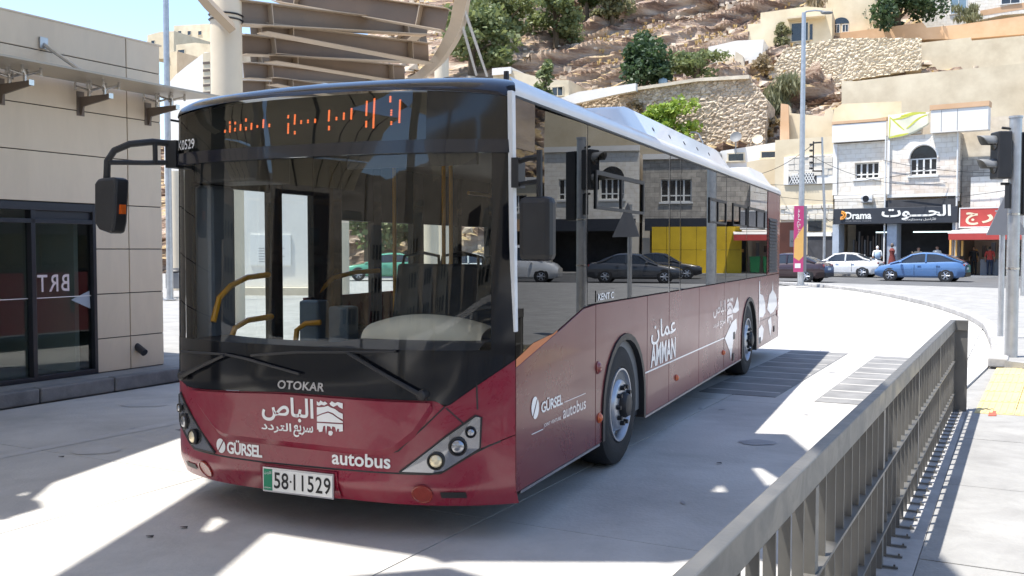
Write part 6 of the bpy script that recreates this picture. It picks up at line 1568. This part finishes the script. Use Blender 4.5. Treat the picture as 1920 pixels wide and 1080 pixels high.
# ------------------------------------------------------------------ cars
def car(name, label, loc, rz, col_, kind='sedan', group='cars in the street', dark=False):
    t = thing(name, label, 'car', loc, rz, group)
    pm_ = mat(name + ' paint', col_, .3, .15, var=.05, scale=2, coat=1.0)
    K = {'sedan': dict(L=4.6, w=.90, belt=[(0, .62), (.25, .74), (1.25, .90), (2.4, .95), (3.8, 1.0), (4.45, .98), (4.6, .80)], g=[(1.15, .90), (1.95, 1.38), (2.5, 1.45), (3.1, 1.43), (3.7, 1.24), (4.15, 1.0)]),
         'hatch': dict(L=4.4, w=.87, belt=[(0, .60), (.2, .76), (.9, .93), (2.2, .98), (3.6, 1.04), (4.2, 1.04), (4.4, .86)], g=[(.80, .92), (1.7, 1.38), (2.3, 1.49), (3.0, 1.46), (3.8, 1.25), (4.3, 1.04)]),
         'van': dict(L=4.5, w=.92, belt=[(0, .70), (.25, .95), (.9, 1.08), (2.2, 1.12), (4.3, 1.12), (4.5, 1.05)], g=[(.75, 1.08), (1.45, 1.72), (1.9, 1.84), (3.2, 1.86), (4.3, 1.82), (4.46, 1.12)])}[kind]
    L_, w_ = K['L'], K['w']
    bx, bz = zip(*K['belt']); gx, gz = zip(*K['g'])
    def halfw(x): return w_ * (1 - .16 * max(0, (.7 - x) / .7) ** 2 - .12 * max(0, (x - L_ + .6) / .6) ** 2)
    def body(a, b):
        x = L_ * a; zb = lerp_tab(x, bx, bz); hw = halfw(x); lo = .20 + .10 * max(0, (.35 - x) / .35) + .10 * max(0, (x - L_ + .35) / .35)
        ring_ = [(-.86, lo), (-.97, lo + .10), (-1.0, lo + (zb - lo) * .5), (-.98, lo + (zb - lo) * .82), (-.90, zb - .015), (-.55, zb + .02), (0, zb + .035), (.55, zb + .02), (.90, zb - .015), (.98, lo + (zb - lo) * .82), (1.0, lo + (zb - lo) * .5), (.97, lo + .10), (.86, lo)]
        r_ = ring_[round(b * 12)]; return (x, hw * r_[0], r_[1])
    m = MB(); m.grid(body, 40, 12)
    m.add([body(0, i / 12) for i in range(13)], [tuple(range(13))]); m.add([body(1, i / 12) for i in range(13)], [tuple(range(13))])
    bd = m.build('body', pm_, t, True)
    g0, g1 = gx[0], gx[-1]
    def gh(a, b, off=0.0):
        x = g0 + (g1 - g0) * a; zb = lerp_tab(x, bx, bz) - .01; zr = max(zb + .005, lerp_tab(x, gx, gz)); hw = halfw(x) * .90; q = (zr - zb) / .55
        ring_ = [(-1, 0), (-.92, .45), (-.82, .85), (-.66, .98), (0, 1.04), (.66, .98), (.82, .85), (.92, .45), (1, 0)]
        r_ = ring_[round(b * 8)]; tap = 1 - (1 - abs(r_[0])) * min(1, q); sx = -1 if r_[0] < 0 else 1
        return (x, (hw + off) * (r_[0] if r_[0] == 0 else sx * tap), zb + (zr - zb) * r_[1] + off)
    m = MB(); m.grid(gh, 30, 8); m.build('glasshouse', M['win'], t, True)
    m = MB(); sel = [(g0 + (g1 - g0) * i / 30) for i in range(31)]
    i0 = next(i for i, x in enumerate(sel) if x > gx[1] - .05); i1 = next(i for i, x in enumerate(sel) if x > gx[-2] - .35)
    m.grid(lambda a, b: gh((i0 + (i1 - i0) * a) / 30, (2 + 4 * b) / 8, .012), i1 - i0, 4); m.build('roof', pm_, t, True)
    xs_ = {'sedan': (.0, .52, 1.0), 'hatch': (.0, .50, .98), 'van': (.0, .36, .66, 1.0)}[kind]
    for s in (-1, 1):
        m = MB()
        sb = 0 if s < 0 else 8
        for frac in xs_[1:-1]:
            m.tube([gh(frac, (sb - s * k * -1 * (1 if s > 0 else 1)) / 8 if False else (k if s < 0 else 8 - k) / 8, .008) for k in range(3)], .045, 5)
        for fr0, fr1 in ((.0, .30 if kind != 'van' else .2), (.99, .74 if kind != 'van' else .93)):
            m.tube([gh(fr0, (0 if s < 0 else 1), .01), gh((fr0 + fr1) / 2, (1 if s < 0 else 7) / 8, .01), gh(fr1, (2 if s < 0 else 6) / 8, .01)], .05, 5)
        m.build('pillar', pm_, t, True)
        # arches, wheels, handles, mirrors
        for xw in (.82, L_ - .88):
            hw = halfw(xw)
            MB().lathe([(.37, 0), (.36, .006), (0, .006)], (xw, s * (hw - .012), .33), (0, s, 0), 24).build('arch', M['ink'], t)
            wl = bpy.data.objects.new('wheel', None); C.objects.link(wl); wl.parent = t; wl.location = (xw, s * (hw - .19), .315)
            MB().lathe([(.2, -.0), (.30, .0), (.315, .03), (.315, .17), (.30, .20), (.22, .205), (.2, .19)], (0, 0, 0), (0, s, 0), 24).build('tyre', M['rubber'], wl, True)
            mm = MB(); mm.lathe([(.215, .195), (.20, .20), (.19, .17), (.17, .16)], (0, 0, 0), (0, s, 0), 20)
            for q in range(6): mm.tube([(0, s * .19, 0), (.2 * cos(q * pi / 3), s * .195, .2 * sin(q * pi / 3))], [.05, .03], 5)
            mm.lathe([(.06, .19), (.05, .21), (0, .215)], (0, 0, 0), (0, s, 0), 10); mm.build('rim', M['silver'], wl, True)
        for xh in (2.15, 3.05): MB().box(xh, xh + .18, s * halfw(xh) * .985, s * (halfw(xh) + .02), .80, .83).build('handle', pm_ if not dark else M['plastic'], t)
        m = MB(); m.ell((gx[0] + .55, s * (w_ + .08), 1.0), (.08, .10, .07), 8, 6); m.build('door_mirror', pm_, t, True)
        for xl in (2.0, 3.1 if kind != 'van' else 3.3):
            MB().box(xl - .006, xl + .006, s * halfw(xl) * .99, s * (halfw(xl) + .002), .35, .88).build('door_gap', M['ink'], t)
        MB().box(L_ - .16, L_ - .02, s * .62 - .14, s * .62 + .14, .72, .90).build('tail_lamp', M['redlens'], t, False, .03)
        MB().box(.10, .30, s * .60 - .15, s * .60 + .15, .60, .72).build('headlight', M['lampglass'], t, False, .03)
    MB().box(L_ + .0, L_ + .012, -.25, .25, .62, .74).build('number_plate', M['plate'], t)
    MB().box(L_ - .05, L_ + .03, -.72, .72, .26, .48).build('rear_bumper', M['plastic'] if dark or kind == 'hatch' else pm_, t, False, .03)
    return t
def put(u, v, L_=4.5, z=.03): 
    p = G(u, v, z); return p - SE * (L_ / 2)
car('white_sedan', 'white saloon parked in front of the black shop sign, left of the blue hatchback', put(1577, 519), -SA, (.74, .74, .74), 'sedan')
car('blue_hatchback', 'metallic blue hatchback in the street by the shops', put(1728, 527, 4.4), -SA, (.075, .17, .36), 'hatch')
car('maroon_saloon', 'dark maroon saloon half hidden by the rear of the bus', put(1468, 528), -SA, (.030, .012, .016), 'sedan', dark=True)
# further along the street: what the bus windows mirror
car('white_van', 'white panel van parked off to the right of the shops', street(27, -17.5, .03), -SA, (.74, .74, .74), 'van')
car('white_estate', 'white car parked behind the white van', street(21.5, -16.5, .03), -SA, (.70, .71, .72), 'van')
car('grey_saloon', 'dark grey saloon parked off to the right of the shops', street(15.5, -16.0, .03), -SA, (.05, .055, .065), 'sedan')
car('black_saloon', 'black saloon parked beyond the grey saloon', street(14.6, -9.0, .03), -SA, (.02, .02, .024), 'sedan')
car('green_taxi', 'green and white taxi seen through the windscreen of the bus', Vector((-9.2, 52, .03)), R(8), (.10, .34, .22), 'sedan', 'taxis behind the bus')
car('silver_taxi', 'pale car behind the bus seen through its windscreen', Vector((-5.0, 49, .03)), R(6), (.55, .56, .52), 'sedan', 'taxis behind the bus')

# ------------------------------------------------------------------ street further right (seen mirrored in the bus side)
def terrace(s0, s1, h, mt, label, wins, shopmt, group='terrace houses along the street'):
    t = thing('terrace_house', label, 'building', street(s0, 0), -SA, group); W = s1 - s0
    hs = [(a, b, c, d) for a, b, c, d, *_ in wins]
    wall_with_holes(0, W - .02, 3.5, h, hs, 0, .35).build('wall', M[mt], t)
    MB().box(.02, W - .04, .36, 7, 3.5, h - .1).build('core', M['stone'], t)
    MB().box(0, W - .02, -.2, .3, h, h + .35).build('parapet', M['whitewash'], t)
    for a, b, c, d, *ar_ in wins:
        window(t, a, b, c, d, .14, 4 if b - a > 1.4 else 2)
        if ar_:
            cx = (a + b) / 2; r_ = (b - a) / 2; MB().prism([(cx + r_ * cos(pi * i / 14), d + r_ * sin(pi * i / 14)) for i in range(15)], -.03, .01).build('fanlight', M['win'], t)
    MB().box(0, W, 2.8, 2.9, .15, 3.5).build('shop_back', M['shade_int'], t)
    MB().box(0, .5, -.1, .6, .15, 3.5).build('pier', M['stonew'], t); MB().box(W - .5, W - .02, -.1, .6, .15, 3.5).build('pier', M['stonew'], t)
    MB().box(.2, W - .2, -.6, -.45, 2.9, 3.7).build('fascia', M[shopmt], t)
    return t
terrace(14.2, 18.6, 7.6, 'ashlargrey', 'grey stone house with a yellow hoarding mirrored in the bus windows', [(1.2, 3.2, 4.8, 6.3)], 'sign')
yh = thing('yellow_hoarding', 'yellow panelled hoarding in front of the grey stone house', 'hoarding', street(12.2, -1.2, .15), -SA)
for i in range(6):
    for j in range(2): MB().box(i * .95 + .01, i * .95 + .94, 0, .05, j * 1.5 + .01, j * 1.5 + 1.49).build('panel', M['yellowhoard'], yh)
terrace(18.8, 25.2, 8.2, 'ashlar', 'white stone house with an arched window mirrored in the bus windows', [(1.0, 2.6, 5.0, 6.4, 1), (3.8, 5.4, 5.0, 6.4)], 'sign')
terrace(25.4, 32.0, 6.2, 'sand', 'low sand coloured shop row mirrored in the bus windows', [(1.0, 2.2, 4.2, 5.4), (4.0, 5.4, 4.2, 5.4)], 'orangewall')
terrace(32.2, 40.0, 6.8, 'ochre', 'ochre corner building mirrored in the front bus window', [(1.0, 2.2, 4.4, 5.6), (4.5, 5.9, 4.4, 5.6)], 'signred')
for i, s_ in enumerate((10.6, 11.4)):
    t = thing('green_bin', 'green wheeled bin beside the yellow hoarding, ' + ('next to the shop' if i == 0 else 'touching the hoarding'), 'bin', street(s_, -1.6, .15), -SA, 'green bins by the hoarding')
    m = MB(); m.prism([(-.26, 0.08), (.26, .08), (.31, 1.0), (-.31, 1.0)], -.3, .3); m.build('bin_body', M['greenbin'], t); MB().box(-.33, .33, -.33, .33, 1.0, 1.08).build('lid', M['greenbin'], t)
# hill wall behind that row
pblock('ochre_hill_wall', 'ochre wall on the slope behind the terrace houses', 'wall', [(1960, 250), (1960, 120), (2300, 90), (2600, 110), (2600, 250)], 74, 3, M['ochre'])

# ------------------------------------------------------------------ people
def person(name, label, loc, rz, shirt, legs, scale=1.0, pose='stand', cap=None, group='people by the shops'):
    J = dict(pel=(0,0,.95), chest=(0,0,1.30), neck=(0,0,1.48), head=(0,.01,1.60), top=(0,0,1.72), ls=(.19,0,1.40), le=(.25,.03,1.12), lw=(.24,-.08,.88), lf=(.24,-.11,.80), rs=(-.19,0,1.40), re=(-.25,.03,1.12), rw=(-.24,-.08,.88), rf=(-.24,-.11,.80),
             lh=(.10,0,.90), lk=(.11,-.03,.50), la=(.11,.03,.09), lt=(.11,-.16,.04), rh=(-.10,0,.90), rk=(-.11,-.03,.50), ra=(-.11,.03,.09), rt=(-.12,-.16,.04))
    if pose == 'walk': J.update(lk=(.10,-.18,.52), la=(.10,-.20,.10), lt=(.10,-.38,.06), rk=(-.10,.06,.50), ra=(-.10,.30,.14), rt=(-.10,.14,.04), le=(.25,.12,1.13), lw=(.24,.16,.90), lf=(.24,.15,.82), rw=(-.22,-.24,.98), rf=(-.2,-.30,.93))
    if pose == 'reach': J.update(re=(-.30,-.16,1.24), rw=(-.28,-.40,1.36), rf=(-.27,-.47,1.40))
    Rr = dict(pel=.145, chest=.155, neck=.06, head=.095, top=.06, ls=.075, le=.048, lw=.036, lf=.034, rs=.075, re=.048, rw=.036, rf=.034, lh=.10, lk=.065, la=.045, lt=.035, rh=.10, rk=.065, ra=.045, rt=.035)
    names = list(J); E = [('pel','chest'),('chest','neck'),('neck','head'),('head','top'),('chest','ls'),('ls','le'),('le','lw'),('lw','lf'),('chest','rs'),('rs','re'),('re','rw'),('rw','rf'),('pel','lh'),('lh','lk'),('lk','la'),('la','lt'),('pel','rh'),('rh','rk'),('rk','ra'),('ra','rt')]
    me = bpy.data.meshes.new('body'); me.from_pydata([J[n] for n in names], [(names.index(a), names.index(b)) for a, b in E], [])
    o = bpy.data.objects.new('body', me); C.objects.link(o)
    o.modifiers.new('s', 'SKIN'); sv = me.skin_vertices[0].data
    for i, n in enumerate(names): sv[i].radius = (Rr[n], Rr[n] * (.72 if n in ('pel', 'chest') else 1)); sv[i].use_root = (n == 'pel')
    sm = o.modifiers.new('d', 'SUBSURF'); sm.levels = 2; sm.render_levels = 2
    bpy.context.view_layer.update()
    ev = bpy.data.meshes.new_from_object(o.evaluated_get(bpy.context.evaluated_depsgraph_get()))
    bpy.data.objects.remove(o)
    ev.materials.clear()
    for k in (M['skin'], shirt, legs, M['plastic'], cap or M['hair']): ev.materials.append(k)
    for p in ev.polygons:
        c = p.center; z = c.z; armx = abs(c.x) > .205
        p.material_index = 3 if z < .10 else 2 if z < .93 and not (armx and z < .93) else 0 if (z > 1.47 or (armx and z < 1.10)) else 1
        if z > 1.655 or (z > 1.55 and c.y > .03): p.material_index = 4
        p.use_smooth = True
    t = thing(name, label, 'person', loc, rz, group); t.scale = (scale,) * 3
    b = bpy.data.objects.new('body', ev); C.objects.link(b); b.parent = t
    m = MB(); m.ell((0, -.095, 1.595), (.016, .022, .022), 6, 5)
    for sx in (-1, 1): m.ell((sx * .092, .0, 1.60), (.014, .025, .032), 6, 5)
    m.build('face_detail', M['skin'], b, True)
    return t
CW = mat('white shirt', (.70, .70, .68), .8, var=.06, scale=9); CB = mat('pale blue bag', (.36, .48, .62), .7, var=.08, scale=9); CJ = mat('dark jeans', (.03, .04, .07), .8, var=.1, scale=9); CR = mat('red shirt', (.42, .05, .04), .8, var=.08, scale=9); CK = mat('dark cloth', (.03, .03, .035), .8, var=.1, scale=9); CC = mat('khaki cloth', (.40, .34, .25), .8, var=.1, scale=9)
pz = .15
p1 = person('person', 'person in white top, pale cap and blue bag walking behind the white saloon', G(1628, 516, .15) + SN * 2.0, pi - SA * .5, CW, CJ, 1.02, 'walk', CW)
m = MB(); m.ell((0, .19, 1.15), (.17, .10, .24), 12, 8); m.build('shoulder_bag', CB, p1, True)
def at_shop(u, y): 
    s_ = H(u, 480, y)[0]; return street(s_, y, .15)
person('person', 'person in light shirt standing behind the blue hatchback bonnet', at_shop(1722, -.6), -SA, CC, CJ, .98, 'reach')
person('person', 'person in white shirt bending near the shop front behind the blue hatchback roof', at_shop(1757, -.3), .6 - SA, CW, CK, 1.02, 'reach')
person('person', 'person in red shirt and jeans standing under the red awning', at_shop(1856, -.8), pi - SA, CR, CJ, 1.0, 'stand')
person('person', 'person in dark clothes inside the red awning shop', at_shop(1826, .4), -SA, CK, CK, 1.0, 'stand')
mq = thing('hung_garment', 'patterned red garment hung on the pale shop pier', 'garment', mannequin_at, -SA)
m = MB(); m.lathe([(.24, .5), (.20, .9), (.13, 1.25), (.18, 1.45), (.10, 1.58), (.02, 1.62)], (0, 0, 0), (0, 0, 1), 14); m.build('dress', mat('faded red print cloth', (.16, .035, .03), .9, var=.5, scale=14), mq, True)
m = MB(); m.ell((0, 0, 1.78), (.10, .10, .14)); m.build('head_form', M['brown'], mq, True); m = MB(); m.cyl((0, 0, 0), (0, 0, .55), .03); m.box(-.15, .15, -.15, .15, 0, .03); m.build('stand', M['steel'], mq)

# ------------------------------------------------------------------ roof clutter and more cables over the shops
for k, (a_, b_, sg_) in enumerate(((street(-6, -.3, 6.2), street(6.5, -1.2, 6.6), .5), (street(-6, -.3, 5.6), street(11.5, -1.3, 5.3), .8), (street(3.2, -1.1, 7.2), street(14, -.8, 6.4), .6))):
    wire(a_, b_, sg_, lab=['upper slack cable strung across the shop front', 'middle slack cable strung from the lattice house to the red sign', 'cable hanging from the arched bay towards the right'][k])
for u in (1664, 1799):
    x = H(u, 300, -.95)[0]; MB().cyl((x - .1, -1.02, .2), (x - .1, -1.02, zb1), .05, n=8).build('drain_pipe', M['winframe'], shop, True)
